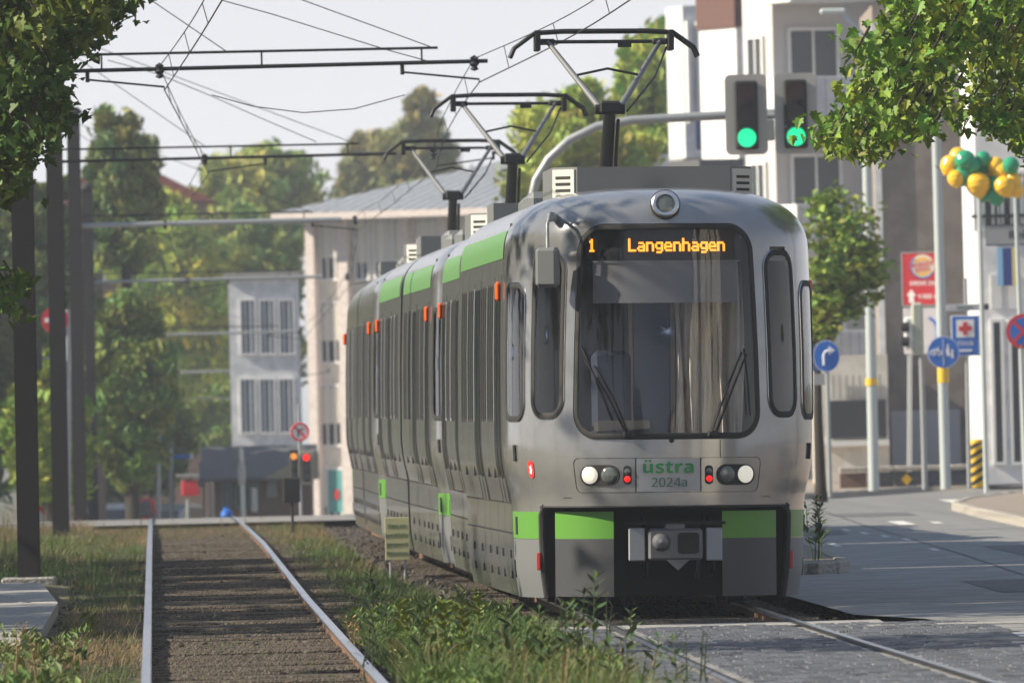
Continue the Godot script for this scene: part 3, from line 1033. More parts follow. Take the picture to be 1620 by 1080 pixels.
	# mirror on its bracket
	b = MB.new()
	b.tube([Vector3(-0.93, 3.36, -0.58), Vector3(-0.97, 3.36, -0.3), Vector3(-1.0, 3.26, -0.2), Vector3(-1.0, 3.05, -0.18)], 0.015, 8)
	b.box(Vector3(-0.95, 3.33, -0.47), Vector3(0.06, 0.08, 0.12), Basis(Vector3.UP, -0.4), 0.02)
	var br := part("mirror_bracket", b, M.zinc, body)
	boxpart("mirror", Vector3(-1.0, 2.9, -0.2), Vector3(0.2, 0.34, 0.11), M.unit_grey, body, 0.03, Basis(Vector3.UP, -0.35))
	# coupler
	b = MB.new()
	b.box(Vector3(0.06, 0.55, -0.2), Vector3(0.46, 0.27, 0.3), Basis(), 0.02)
	b.box(Vector3(0.06, 0.7, -0.15), Vector3(0.17, 0.05, 0.12), Basis(), 0.01)
	b.prism(PackedVector2Array([Vector2(-0.1, 0.0), Vector2(0.1, 0.0), Vector2(0.0, -0.09)]), 0.04, Transform3D(Basis(), Vector3(0.08, 0.42, -0.07)))
	b.box(Vector3(0.06, 0.55, -0.7), Vector3(0.2, 0.2, 0.9))
	part("coupler", b, mat("coupler_metal", 0.16, 0.165, 0.18, 0.5, 0.5), body)
	b = MB.new()
	b.prism(PackedVector2Array(rounded(0.09, 0.09, 0.03)), 0.03, Transform3D(Basis(), Vector3(0.17, 0.56, -0.045)))
	part("coupler_funnel", b, M.black, body)
	b = MB.new()
	b.lathe([Vector2(0.08, 0.0), Vector2(0.05, 0.1), Vector2(0.0, 0.12)], Transform3D(Basis(Vector3.RIGHT, PI / 2), Vector3(-0.06, 0.57, -0.05)), 16)
	part("coupler_cone", b, M.coupler_metal, body)
	for x in [-0.265, 0.39]: boxpart("coupler_plate", Vector3(x, 0.55, -0.12), Vector3(0.14, 0.28, 0.04), mat("pale_plate", 0.3, 0.32, 0.36, 0.5, 0.2), body, 0.01)
	for q in [[-0.2, 0.02, 0.3], [0.3, -0.03, 0.26], [0.36, 0.02, 0.33]]:
		b = MB.new()
		b.tube([Vector3(q[0], 0.78, -0.5), Vector3(q[0] + q[1], 0.6, -0.2), Vector3(q[0] + q[1] * 2.0, q[2], -0.16), Vector3(q[0] + q[1], 0.28, -0.35), Vector3(q[0], 0.5, -0.7)], 0.016, 6)
		part("coupler_hose", b, M.rubber, body)
	boxpart("coupler_bar", Vector3(0.06, 0.73, -0.14), Vector3(0.86, 0.025, 0.04), M.black, body)
	# running gear
	b = MB.new()
	b.box(Vector3(0, 0.62, -6.9), Vector3(2.2, 0.7, 11.0)); b.box(Vector3(0, 0.5, -4.3), Vector3(1.9, 0.3, 2.6))
	part("underframe", b, M.black, body)
	for z in [-3.4, -5.2, -11.9]:
		b = MB.new()
		for s in [-1.0, 1.0]:
			b.lathe([Vector2(0, -0.06), Vector2(0.37, -0.06), Vector2(0.37, 0.05), Vector2(0.39, 0.05), Vector2(0.39, 0.075), Vector2(0, 0.075)], Transform3D(Basis(Vector3.BACK, s * PI / 2), Vector3(s * 0.7525, 0.371, z)), 24)
		b.tube([Vector3(-0.75, 0.37, z), Vector3(0.75, 0.37, z)], 0.07, 8)
		part("wheelset", b, M.dark_metal, body)
	return body

func make_pantograph(parent: Node3D, h: float) -> void:
	# stands on the roof at y 3.6 of its own frame; collector at height h
	var base := MB.new()
	for s in [-1.0, 1.0]:
		base.tube([Vector3(s * 0.5, 3.66, 0.5), Vector3(s * 0.5, 3.66, -0.9)], 0.03, 6)
		for z in [0.45, -0.85]: base.tube([Vector3(s * 0.5, 3.54, z), Vector3(s * 0.5, 3.66, z)], 0.045, 8)
	for z in [0.5, -0.9]: base.tube([Vector3(-0.5, 3.66, z), Vector3(0.5, 3.66, z)], 0.03, 6)
	var o := part("pantograph", base, M.dark_metal, parent)
	var elbow := Vector3(0, h - 0.78, 1.0)
	var b := MB.new()
	b.tube([Vector3(0, 3.64, -0.7), elbow], [0.075, 0.058], 10)
	b.tube([Vector3(0.09, 3.66, -0.55), elbow + Vector3(0.08, -0.1, -0.1)], 0.018, 6)
	part("lower_arm", b, M.dark_metal, o)
	b = MB.new()
	b.tube([elbow + Vector3(-0.14, 0, 0), elbow + Vector3(0.14, 0, 0)], 0.05, 10)
	b.box(elbow + Vector3(0, 0.02, 0), Vector3(0.2, 0.12, 0.14), Basis(), 0.02)
	part("elbow", b, M.dark_metal, o)
	for s in [-1.0, 1.0]:
		b = MB.new()
		b.tube([elbow + Vector3(s * 0.1, 0.02, 0), Vector3(s * 0.54, h - 0.1, -0.35)], [0.034, 0.022], 8)
		part("upper_arm", b, M.pan_metal, o)
	b = MB.new()
	b.tube([elbow + Vector3(-0.29, 0.34, -0.5), elbow + Vector3(0, 0.4, -0.5), elbow + Vector3(0.29, 0.34, -0.5)], 0.014, 6)
	b.tube([elbow + Vector3(0.16, -0.02, 0.02), elbow + Vector3(0.45, 0.32, -0.5), Vector3(0.6, h - 0.16, -0.35)], 0.011, 6)
	part("cross_brace", b, M.dark_metal, o)
	b = MB.new()
	for z in [-0.25, -0.5]:
		b.tube([Vector3(-0.9, h - 0.25, z), Vector3(-0.86, h - 0.16, z), Vector3(-0.66, h - 0.015, z), Vector3(-0.4, h, z), Vector3(0.4, h, z), Vector3(0.66, h - 0.015, z), Vector3(0.86, h - 0.16, z), Vector3(0.9, h - 0.25, z)], 0.022, 8)
	b.tube([Vector3(-0.58, h - 0.1, -0.375), Vector3(0.58, h - 0.1, -0.375)], 0.018, 8)
	for s in [-1.0, 1.0]:
		b.box(Vector3(s * 0.64, h - 0.09, -0.375), Vector3(0.06, 0.2, 0.3), Basis(), 0.01)
		b.box(Vector3(s * 0.54, h - 0.1, -0.375), Vector3(0.16, 0.06, 0.1), Basis(), 0.02)
	b.box(Vector3(0.2, h - 0.125, -0.375), Vector3(0.13, 0.06, 0.08))
	part("collector_head", b, M.dark_metal, o)

func on_path(d: float) -> Vector3:
	return rp(rt(d), d)

func trams() -> void:
	var proto := make_section()
	var labels := ["silver tram car with lit destination board at the head of the train", "silver tram car with green roof stripe coupled behind the leading tram car", "rearmost grey tram car of the train, without a green roof stripe"]
	for u in 3:
		var d0 := 112.2 + u * 26.05
		var t := thing("tram_car", labels[u], "tram", on_path(d0), "coupled tram cars")
		var cant := Basis(Vector3.BACK, -0.017)
		for k in 2:
			var na := on_path(d0 if k == 0 else d0 + 25.6)
			var nb := on_path(d0 + 12.8)
			var f := (na - nb).normalized()
			var bs := Basis(Vector3.UP.cross(f).normalized(), f.cross(Vector3.UP.cross(f)).normalized(), f)
			var o: MeshInstance3D = proto if u == 0 and k == 0 else proto.duplicate()
			o.name = "car_body"
			t.add_child(o, true)
			o.transform = Transform3D(bs * (cant if k == 0 else Basis(Vector3.BACK, 0.017)), na - t.position)
			if u == 0 and k == 0: o.transform = o.transform * Transform3D(Basis(), Vector3(0, 0, -1.0)) * Transform3D(Basis(Vector3.UP, 0.014), Vector3.ZERO) * Transform3D(Basis(), Vector3(0, 0, 1.0))
			if u == 2:
				for ch in o.get_children():
					if ch.name.begins_with("roof_stripe"): o.remove_child(ch); ch.queue_free()
			if k == 1:
				var pn := Node3D.new()
				pn.name = "pantograph_mount"
				t.add_child(pn, true)
				pn.transform = Transform3D(Basis(-bs.x, bs.y, -bs.z) * cant, (on_path(d0 + 14.6)) - t.position)
				make_pantograph(pn, 5.33)
				var pan := pn.get_child(0)
				var x := pn.transform
				pn.remove_child(pan)
				t.add_child(pan, true)
				pan.transform = x
				t.remove_child(pn)
				pn.free()
		# bellows between the two halves
		var b := MB.new()
		var a := on_path(d0 + 12.8) - t.position
		for i in 9:
			var poly := PackedVector2Array()
			var e := 0.09 if i % 2 == 0 else 0.02
			for q in [[-1, 0.35], [1, 0.35], [1, 1.2], [1, 2.9]]: poly.append(Vector2(q[0] * (tw(q[1]) - 0.12 + e), q[1]))
			for i2 in 9:
				var an := PI * i2 / 8.0
				poly.append(Vector2(cos(an) * (1.17 + e), 2.95 + sin(an) * 0.45 + e))
			poly.append(Vector2(-tw(1.2) + 0.12 - e, 1.2))
			b.prism(poly, 0.075, Transform3D(Basis(Vector3.BACK, -0.017), a + Vector3(0, 0, 0.3 - i * 0.075)))
		part("bellows", b, M.rubber, t)

# ------------------------------------------------------------------ overhead line
const SUP := [[95.0, 0.3], [147.0, -0.45], [198.0, 0.25], [250.0, -0.3], [300.0, 0.25], [350.0, -0.3], [400.0, 0.2], [450.0, -0.2]]
func overhead() -> void:
	var names := ["dark steel overhead line mast rooted beyond the maple on the verge", "broad dark steel overhead line mast beside the concrete slabs", "dark steel mast in front of the no entry sign", "dark steel mast rising from tall grass, with straight bare sides", "slim dark steel mast with a rounded cap in the row", "rust brown steel mast at the end of the row", "far steel mast behind the brown mast", "farthest steel mast in the dip of the street"]
	for i in 8:
		var d: float = SUP[i][0]
		var x := lt(d) - 2.08
		var base := rp(x, d, -0.12)
		var t := thing("overhead_mast", names[i], "mast", base, "overhead line masts")
		var m: Material = M.mast_brown if i < 5 else M.old_mast
		var b := MB.new()
		var hgt := 7.8 if i != 5 else 7.2
		var lean := Basis(Vector3.BACK, -0.006)
		for s in [-1.0, 1.0]: b.box(lean * Vector3(0, hgt * 0.5, s * 0.14), Vector3(0.24, hgt, 0.02), lean)
		b.box(lean * Vector3(0, hgt * 0.5, 0), Vector3(0.014, hgt, 0.262), lean)
		part("column", b, m, t)
		b = MB.new()
		b.box(Vector3(0, 0.02, 0), Vector3(0.6, 0.16, 0.6), Basis(), 0.02)
		part("footing", b, M.concrete, t)
		b = MB.new()
		b.lathe([Vector2(0.18, 0.0), Vector2(0.17, 0.05), Vector2(0.1, 0.12), Vector2(0, 0.14)], Transform3D(Basis(), lean * Vector3(0, hgt, 0)), 16)
		part("cap", b, m, t)
		# cantilever reaching over both tracks
		var thick := 0.05 if i == 3 else (0.035 if i > 3 else 0.023)
		var am: Material = M.zinc if i >= 3 else M.dark_metal
		var y := 5.57 + 0.12
		var xr := rt(d) - 0.35 - x
		if i == 3: xr = rt(d) - 0.6 - x
		var yu := y + 0.16
		b = MB.new()
		b.tube([Vector3(0.1, y, 0), Vector3(xr * 0.5, y, 0), Vector3(xr, y, 0)], thick, 8)
		var arm := part("cantilever", b, am, t)
		b = MB.new()
		b.tube([Vector3(0.1, yu + 0.02, 0), Vector3(xr - 0.55, yu, 0)], 0.017, 6)
		for f in [0.18, 0.52, 0.86]: b.tube([Vector3(xr * f, y, 0), Vector3(xr * f, yu, 0)], 0.012, 6)
		b.tube([lean * Vector3(0, hgt - 0.15, 0), Vector3(xr - 0.6, yu, 0)], 0.006, 5)
		b.tube([lean * Vector3(0, hgt - 0.3, 0), Vector3(xr * 0.45, yu, 0)], 0.006, 5)
		part("top_tie", b, M.dark_metal, arm)
		for q in [lt(d), rt(d)]:
			var cx: float = q + SUP[i][1] - x
			var side := -signf(SUP[i][1]) * -1.0
			var root := cx + (-0.85 if SUP[i][1] < 0 else 0.85)
			b = MB.new()
			b.tube([Vector3(root, y, 0), Vector3(root, y - 0.13, 0)], 0.026, 6)
			b.tube([Vector3(root, y - 0.1, 0), Vector3(cx, y - 0.2, 0), Vector3(cx, y - 0.235, 0)], 0.013, 6)
			b.lathe([Vector2(0.0, -0.11), Vector2(0.05, -0.09), Vector2(0.03, -0.06), Vector2(0.055, -0.03), Vector2(0.03, 0.0), Vector2(0.05, 0.04), Vector2(0.0, 0.07)], Transform3D(Basis(), Vector3(cx - 0.05, y, 0)), 10)
			part("registration_arm", b, M.dark_metal, arm)
	# contact and carrying wires with droppers, one line over each track
	for k in 2:
		var off: Callable = lt if k == 0 else rt
		var t := thing("overhead_line", "thin dark contact wire hung on droppers over the %s" % ["grassy track with bare rails" if k == 0 else "track under the tram train"], "wire", rp(off.call(95.0), 95.0), "overhead wires")
		var o := -t.position
		for i in SUP.size() - 1:
			var d0: float = SUP[i][0]
			var d1: float = SUP[i + 1][0]
			var cw := []
			var mw := []
			for j in 17:
				var f := j / 16.0
				var d := lerpf(d0, d1, f)
				var x: float = off.call(d) + lerpf(SUP[i][1], SUP[i + 1][1], f)
				cw.append(o + rp(x, d, 5.335 - 0.02 * sin(PI * f)))
				mw.append(o + rp(x - 0.05, d, 5.56 + 0.04 - 0.1 * sin(PI * f)))
			var b := MB.new()
			b.tube(cw, 0.0075, 5)
			part("contact_wire", b, M.wire, t)
			b = MB.new()
			b.tube(mw, 0.006, 5)
			part("carrying_wire", b, M.wire, t)
			for j in range(2, 16, 3):
				b = MB.new()
				b.tube([cw[j] + Vector3(0, -0.005, 0), mw[j] + Vector3(0, 0.004, 0)], 0.0045, 4)
				part("dropper", b, M.wire, t)
	# sagging feeder cable between the first cantilever and the masts ahead, thin span wires
	for q in [[[335, 150], [400, 168], [480, 178], [560, 172], [640, 150], 147.0, "grey feeder cable sagging below the long cantilever"], [[170, 95], [250, 117], [330, 150], [420, 190], [500, 224], 180.0, "thin stay wire slanting between two cantilevers"], [[350, 0], [430, 22], [520, 50], [610, 78], [690, 100], 147.0, "thin stay wire slanting down to the end of the long cantilever"]]:
		var pts := []
		for j in 5: pts.append(at(q[j][0], q[j][1], q[5] + j * 0.3))
		var b := MB.new()
		var o: Vector3 = pts[0]
		for j in 5: pts[j] -= o
		b.tube(pts, 0.006, 5)
		single("stay_wire", b, M.wire, q[6], "wire", o)

# ------------------------------------------------------------------ foliage
func leaf_mesh(kind: String) -> ArrayMesh:
	var b := MB.new()
	var r := RandomNumberGenerator.new()
	r.seed = 5
	if kind == "maple":
		# five lobed blade, folded a little along the midrib
		var out := [Vector2(0, 0.03), Vector2(0.14, -0.05), Vector2(0.34, 0.0), Vector2(0.36, 0.13), Vector2(0.3, 0.22), Vector2(0.47, 0.36), Vector2(0.46, 0.5), Vector2(0.27, 0.48), Vector2(0.24, 0.62), Vector2(0.14, 0.78), Vector2(0, 0.95)]
		for s in [-1.0, 1.0]:
			var pts := []
			for p in out: pts.append(Vector3(p.x * s, absf(p.x) * 0.3 - p.y * p.y * 0.18, p.y - 0.4))
			for i in range(1, pts.size() - 1):
				b.face([pts[0].lerp(pts[-1], 0.3), pts[i], pts[i + 1]], Vector3.UP)
			b.face([pts[0].lerp(pts[-1], 0.3), pts[0], pts[1]], Vector3.UP)
	elif kind == "spray":
		for i in 7:
			var c := Vector3(r.randf_range(-1, 1), r.randf_range(-0.7, 0.7), r.randf_range(-1, 1)) * 0.5
			var bs := Basis.from_euler(Vector3(r.randf_range(-0.9, 0.9), r.randf() * TAU, r.randf_range(-0.9, 0.9)))
			var l := r.randf_range(0.3, 0.5)
			var w := l * 0.36
			b.face([c - bs.z * l, c + bs.x * w + bs.y * 0.05, c + bs.z * l], bs.y)
			b.face([c - bs.z * l, c + bs.z * l, c - bs.x * w + bs.y * 0.05], bs.y)
	elif kind == "tuft":
		for i in 16:
			var a := r.randf() * TAU
			var dir := Vector3(cos(a), 0, sin(a))
			var sd := Vector3(-sin(a), 0, cos(a))
			var lean := r.randf_range(0.15, 0.95)
			var h := r.randf_range(0.4, 1.0)
			var p0 := Vector3(r.randf_range(-0.3, 0.3), 0, r.randf_range(-0.3, 0.3))
			var prev := p0
			var w := 0.017
			for k in 3:
				var f := (k + 1) / 3.0
				var q := p0 + dir * lean * f * f * h + Vector3.UP * h * (f - 0.25 * lean * f * f)
				var w2 := w * (1.0 - f * 0.95)
				var w1 := w * (1.0 - k / 3.0 * 0.95)
				b.face([prev - sd * w1, prev + sd * w1, q + sd * w2, q - sd * w2], dir * -0.4 + Vector3.UP)
				prev = q
	elif kind == "seed_tuft":
		for i in 6:
			var a := r.randf() * TAU
			var dir := Vector3(cos(a), 0, sin(a))
			var sd := Vector3(-sin(a), 0, cos(a))
			var h := r.randf_range(0.7, 1.0)
			var top := dir * 0.22 * h + Vector3.UP * h
			b.face([-sd * 0.008, sd * 0.008, top + sd * 0.005, top - sd * 0.005], dir)
			for k in 5:
				var c := top * (0.74 + 0.065 * k)
				b.face([c - sd * 0.02, c + dir * 0.03 + Vector3.UP * 0.05, c + sd * 0.02], dir)
	return b.mesh()

func leafmat(key: String, back: float) -> StandardMaterial3D:
	var m := mat(key, 1, 1, 1, 0.55)
	m.vertex_color_use_as_albedo = true
	m.backlight_enabled = true
	m.backlight = Color(back, back, back * 0.6)
	m.metallic_specular = 0.4
	return m

func leaf_color(c: Color, vary: float) -> Color:
	var k := 1.0 + rng.randf_range(-vary, vary)
	var w := rng.randf_range(-0.2, 0.3)
	return Color(c.r * k * (1.0 + w), c.g * k, c.b * k * (1.0 - w * 0.5))

func tree(label: String, base: Vector3, trunk_h: float, trunk_r: float, crowns: Array, count: int, size: float, c: Color, kind := "spray", clumps := 40, group := "", lean := Vector3.ZERO) -> Node3D:
	# crowns: [centre offset, radii, share]; leaves gather in clumps spread through each volume
	var t := thing("tree", label, "tree", base, group)
	var b := MB.new()
	var top := Vector3(0, trunk_h, 0) + lean
	var mid: Vector3 = top * 0.5 + Vector3(rng.randf_range(-0.1, 0.1), 0, rng.randf_range(-0.1, 0.1)) * trunk_h * 0.15
	b.tube([Vector3(0, -0.3, 0), Vector3(0, 0.2, 0), mid, top], [trunk_r * 1.35, trunk_r, trunk_r * 0.8, trunk_r * 0.6], 10)
	var xs := []
	var cs := []
	for cr in crowns:
		var n := int(count * cr[2])
		var nc := maxi(4, int(clumps * cr[2]))
		var rad: Vector3 = cr[1]
		for i in nc:
			var dir := Vector3(rng.randfn(), rng.randfn(), rng.randfn()).normalized()
			var c0: Vector3 = cr[0] + dir * rad * pow(rng.randf(), 0.4) * rng.randf_range(0.75, 1.05)
			if i % 5 == 0:
				b.tube([top * rng.randf_range(0.75, 1.0), top.lerp(c0, 0.5) + Vector3(0, rad.y * 0.06, 0), c0], [trunk_r * 0.4, trunk_r * 0.22, trunk_r * 0.06], 5)
			var cl := minf(rad.x, rad.y) * rng.randf_range(0.16, 0.34)
			var cc := leaf_color(c, 0.22)
			for j in n / nc:
				var p := c0 + Vector3(rng.randfn(), rng.randfn() * 0.75, rng.randfn()) * cl * 0.62
				var s := size * rng.randf_range(0.7, 1.25)
				xs.append(Transform3D(Basis.from_euler(Vector3(rng.randf_range(-0.9, 0.9), rng.randf() * TAU, rng.randf_range(-0.9, 0.9))).scaled(Vector3.ONE * s), p))
				cs.append(leaf_color(cc, 0.2))
	part("trunk", b, M.bark, t)
	multi("crown", M.leaf_meshes[kind], M.leaf, xs, cs, t).set_meta("kind", "stuff")
	return t

func background() -> void:
	grain(mat("bark", 0.06, 0.05, 0.04, 0.95), Color(0.035, 0.03, 0.025), Color(0.1, 0.085, 0.065), 1.5, 41, 0.05, 2.0)
	leafmat("leaf", 0.5)
	leafmat("grass", 0.4)
	M.leaf_meshes = {}
	for k in ["maple", "spray", "tuft", "seed_tuft"]: M.leaf_meshes[k] = leaf_mesh(k)
	# far trees: [label, u, v top, v bottom, half width px, depth, colour, count]
	var far := [
		["tall sparse grey green tree rising behind the masts", 195, 150, 440, 58, 330.0, Color(0.176, 0.242, 0.088), 1300, 0.5],
		["mid green tree filling the gap behind the steel masts", 205, 420, 790, 66, 322.0, Color(0.126, 0.208, 0.046), 2600, 0.5],
		["pale olive tree beside the hipped metal roof", 405, 222, 480, 112, 520.0, Color(0.295, 0.372, 0.088), 3600, 0.8],
		["bright yellow green tree between the masts and the white wing", 262, 285, 640, 112, 450.0, Color(0.300, 0.400, 0.060), 4200, 0.62],
		["dark green tree touching the cream building", 400, 325, 640, 80, 455.0, Color(0.147, 0.242, 0.060), 2600, 0.66],
		["low leafy green tree leaning towards the brick house", 365, 585, 740, 92, 470.0, Color(0.186, 0.293, 0.056), 2600, 0.45],
		["low spreading dark green tree over the far street", 262, 470, 740, 118, 475.0, Color(0.132, 0.242, 0.049), 6500, 0.5],
		["dark hedge like tree behind the brown mast", 205, 560, 800, 95, 375.0, Color(0.104, 0.185, 0.043), 3000, 0.5],
		["feathery grey green poplar behind the metal roof", 660, 148, 400, 62, 590.0, Color(0.252, 0.285, 0.109), 2600, 0.8],
		["small feathery poplar at the end of the roof", 580, 190, 400, 42, 600.0, Color(0.252, 0.285, 0.109), 1500, 0.8],
		["yellow green tree behind the tram pantographs", 930, 110, 480, 120, 350.0, Color(0.295, 0.400, 0.069), 5200, 0.55],
		["tall light green tree beside the apartment block", 1045, 0, 420, 75, 365.0, Color(0.295, 0.400, 0.079), 3800, 0.55],
		["dark tree between the steel masts", 60, 260, 720, 110, 330.0, Color(0.118, 0.185, 0.056), 4200, 0.55],
		["shrubby yellow green tree behind the no entry sign", 75, 560, 800, 70, 290.0, Color(0.220, 0.329, 0.049), 2600, 0.42],
		["grey green tree beside the red tiled house", 150, 330, 640, 90, 505.0, Color(0.147, 0.215, 0.069), 2600, 0.6]]
	for q in far:
		var d: float = q[5]
		var c := at(q[1], (q[2] + q[3]) * 0.5, d)
		var g := gh(c.x, d) - 0.17
		var px := F / d
		var rx: float = q[4] / px
		var ry: float = (q[3] - q[2]) * 0.5 / px
		var th := maxf(c.y - g, 2.0)
		var lobes := [[Vector3(0, th - ry * 0.1, 0), Vector3(rx * 0.9, ry * 0.9, rx * 0.9), 0.62]]
		for k in 7:
			var an := TAU * k / 7.0 + rng.randf_range(-0.4, 0.4)
			var sz := rng.randf_range(0.26, 0.44)
			lobes.append([Vector3(cos(an) * rx * (1.0 - sz), th + sin(an) * ry * (1.0 - sz * 0.9), rng.randf_range(-0.5, 0.5) * rx), Vector3(rx * sz, ry * sz, rx * sz), 0.38 / 7.0])
		tree(q[0], Vector3(c.x, g, -d), th, 0.12 + ry * 0.03, lobes, int(q[7] * 2.3), q[8] * 0.68, q[6], "spray", 110, "far trees")
	# more trees of the left side, outside the view, that the tram flank mirrors
	for q in [[-16.5, 332.0], [-19.0, 372.0], [-22.0, 412.0], [-26.0, 455.0], [-23.0, 200.0], [-23.0, 230.0], [-23.0, 262.0], [-21.0, 296.0]]:
		tree("dense park tree left of the masts, standing outside the view", Vector3(q[0], gh(q[0], q[1]) - 0.17, -q[1]), 6.0, 0.3, [[Vector3(0, 5.5, 0), Vector3(4.6, 5.2, 7.5), 1.0]], 4500, 0.6, Color(0.06, 0.11, 0.03), "spray", 60, "park trees")
	buildings_far()

# ------------------------------------------------------------------ buildings
func window(parent: Node, c: Vector3, w: float, h: float, bs: Basis, frame: Material, pane: Material, bars := 0, called := "window", t := 0.07) -> MeshInstance3D:
	# frame bars proud of the wall, the pane set behind them
	var b := MB.new()
	for s in [-1.0, 1.0]:
		b.box(c + bs * Vector3(s * (w - t) * 0.5, 0, 0.03), Vector3(t, h, 0.1), bs)
		b.box(c + bs * Vector3(0, s * (h - t) * 0.5, 0.03), Vector3(w - 2 * t, t, 0.1), bs)
	for i in bars: b.box(c + bs * Vector3(-w * 0.5 + w * (i + 1) / (bars + 1), 0, 0.025), Vector3(t * 0.7, h - 2 * t, 0.08), bs)
	var o := part(called, b, frame, parent)
	var p := MB.new()
	p.box(c + bs * Vector3(0, 0, 0.012), Vector3(w - t, h - t, 0.02), bs)
	part("pane", p, pane, o)
	return o

func buildings_far() -> void:
	grain(mat("cream_wall", 0.7, 0.67, 0.6, 0.8), Color(0.64, 0.61, 0.54), Color(0.75, 0.72, 0.65), 0.15, 43, 0.02)
	grain(mat("pink_wall", 0.64, 0.57, 0.54, 0.8), Color(0.58, 0.51, 0.48), Color(0.69, 0.62, 0.59), 0.3, 47, 0.03)
	grain(mat("white_wall", 0.62, 0.63, 0.65, 0.8), Color(0.55, 0.57, 0.6), Color(0.68, 0.69, 0.71), 0.2, 53, 0.02)
	grain(mat("metal_roof", 0.4, 0.42, 0.44, 0.45, 0.3), Color(0.34, 0.36, 0.39), Color(0.46, 0.48, 0.5), 0.3, 59, 0.02)
	grain(mat("brick", 0.2, 0.13, 0.1, 0.9), Color(0.13, 0.08, 0.065), Color(0.24, 0.16, 0.125), 0.8, 61, 0.05)
	grain(mat("slate", 0.08, 0.085, 0.09, 0.7), Color(0.055, 0.06, 0.065), Color(0.12, 0.125, 0.13), 0.6, 67, 0.04)
	mat("blind_cream", 0.75, 0.73, 0.66, 0.7)
	mat("teal", 0.08, 0.3, 0.3, 0.5)
	mat("far_glass", 0.05, 0.06, 0.07, 0.08)
	mat("red_tile", 0.24, 0.07, 0.05, 0.85)
	# cream office block with a hipped metal roof
	var d := 420.0
	var px := F / d
	var g := -2.9
	var x0 := at(472, 500, d).x
	var x1 := at(905, 500, d).x
	var yt := at(640, 332, d).y
	var t := thing("office_block", "cream office block with pink piers and hipped grey metal roof", "building", Vector3((x0 + x1) * 0.5, g, -d))
	t.rotation.y = -0.42
	var o := -t.position
	boxpart("wall", o + Vector3((x0 + x1) * 0.5, (g + yt) * 0.5, -d - 10.5), Vector3(x1 - x0, yt - g, 20.0), M.cream_wall, t)
	var b := MB.new()
	var e := [Vector3(x0 - 0.9, yt, -d + 0.9), Vector3(x1 + 0.9, yt, -d + 0.9), Vector3(x1 + 0.9, yt, -d - 21.5), Vector3(x0 - 0.9, yt, -d - 21.5)]
	var ry := at(690, 236, d + 8).y
	var r0 := Vector3(at(690, 236, d + 10).x, ry, -d - 10.0)
	var r1 := Vector3(x1 - 2.0, ry, -d - 10.0)
	for i in 4: e[i] += o
	r0 += o; r1 += o
	b.face([e[0], e[1], r1, r0], Vector3(0, 1, 1)); b.face([e[1], e[2], r1], Vector3(1, 1, 0)); b.face([e[2], e[3], r0, r1], Vector3(0, 1, -1)); b.face([e[3], e[0], r0], Vector3(-1, 1, 0))
	b.face([e[0], e[1], e[2], e[3]], Vector3.DOWN)
	var roof := part("roof", b, M.metal_roof, t)
	b = MB.new()
	for i in 26:
		var f := (i + 0.5) / 26.0
		var lo: Vector3 = e[0].lerp(e[1], f)
		var hi := r0.lerp(r1, clampf((lo.x - r0.x) / (r1.x - r0.x), 0.0, 1.0))
		if lo.x < r0.x: hi = e[0].lerp(r0, (lo.x - e[0].x) / (r0.x - e[0].x))
		b.tube([lo + Vector3(0, 0.015, 0.01), hi + Vector3(0, 0.015, 0.01)], 0.016, 4, false)
	part("roof_seams", b, M.metal_roof, roof)
	boxpart("eaves", o + Vector3((x0 + x1) * 0.5, yt - 0.12, -d + 0.85), Vector3(x1 - x0 + 1.8, 0.22, 0.16), M.pink_wall, t)
	# lantern storey on the ridge
	var lx0 := at(706, 200, d + 10).x
	var lx1 := at(850, 200, d + 10).x
	var ly0 := at(770, 240, d + 10).y
	var ly1 := at(770, 196, d + 10).y
	boxpart("lantern_wall", o + Vector3((lx0 + lx1) * 0.5, (ly0 + ly1) * 0.5, -d - 10.0), Vector3(lx1 - lx0, ly1 - ly0, 5.0), mat("lantern_grey", 0.3, 0.3, 0.32, 0.7), t)
	b = MB.new()
	var ly2 := at(770, 168, d + 10).y
	b.prism(PackedVector2Array([Vector2(-3.6, 0), Vector2(3.4, 0), Vector2(3.4, 0.1), Vector2(0.8, ly2 - ly1), Vector2(-0.8, ly2 - ly1), Vector2(-3.6, 0.1)]), lx1 - lx0 + 1.0, Transform3D(Basis(Vector3.UP, PI / 2), o + Vector3((lx0 + lx1) * 0.5, ly1, -d - 10.0)))
	part("lantern_roof", b, M.metal_roof, t)
	# piers
	for u in [469, 526, 635, 700]: boxpart("pier", o + Vector3(at(u, 500, d).x, (g + yt) * 0.5 - 0.1, -d - 0.35), Vector3(0.3 if u != 526 else 0.36, yt - g - 0.25, 0.5), M.pink_wall, t)
	for st in 4:
		var va := 345 + st * 132
		for bay in [[475, 518, 2], [536, 565, 1], [570, 600, 1], [603, 630, 1], [640, 694, 2]]:
			var a := at(bay[0], va, d)
			var c := at(bay[1], va + 98, d)
			var ctr := o + Vector3((a.x + c.x) * 0.5, (a.y + c.y) * 0.5, -d - 0.48)
			var w := window(t, ctr, c.x - a.x, a.y - c.y, Basis(), M.white_paint, M.far_glass, bay[2], "window", 0.07)
			var hh := (a.y - c.y) * (0.58 if bay[2] == 2 else 0.66)
			var sl := MB.new()
			var ns := 14
			for k in ns: sl.box(ctr + Vector3(0, (a.y - c.y) * 0.5 - 0.1 - hh * (k + 0.5) / ns, 0.05), Vector3(c.x - a.x - 0.2, hh / ns * 0.86, 0.02), Basis(Vector3.RIGHT, 0.35))
			part("blind", sl, M.blind_cream, w)
	boxpart("door", o + Vector3(at(512, 778, d).x, at(512, 778, d).y, -d - 0.45), Vector3(0.8, 1.35, 0.12), M.teal, t)
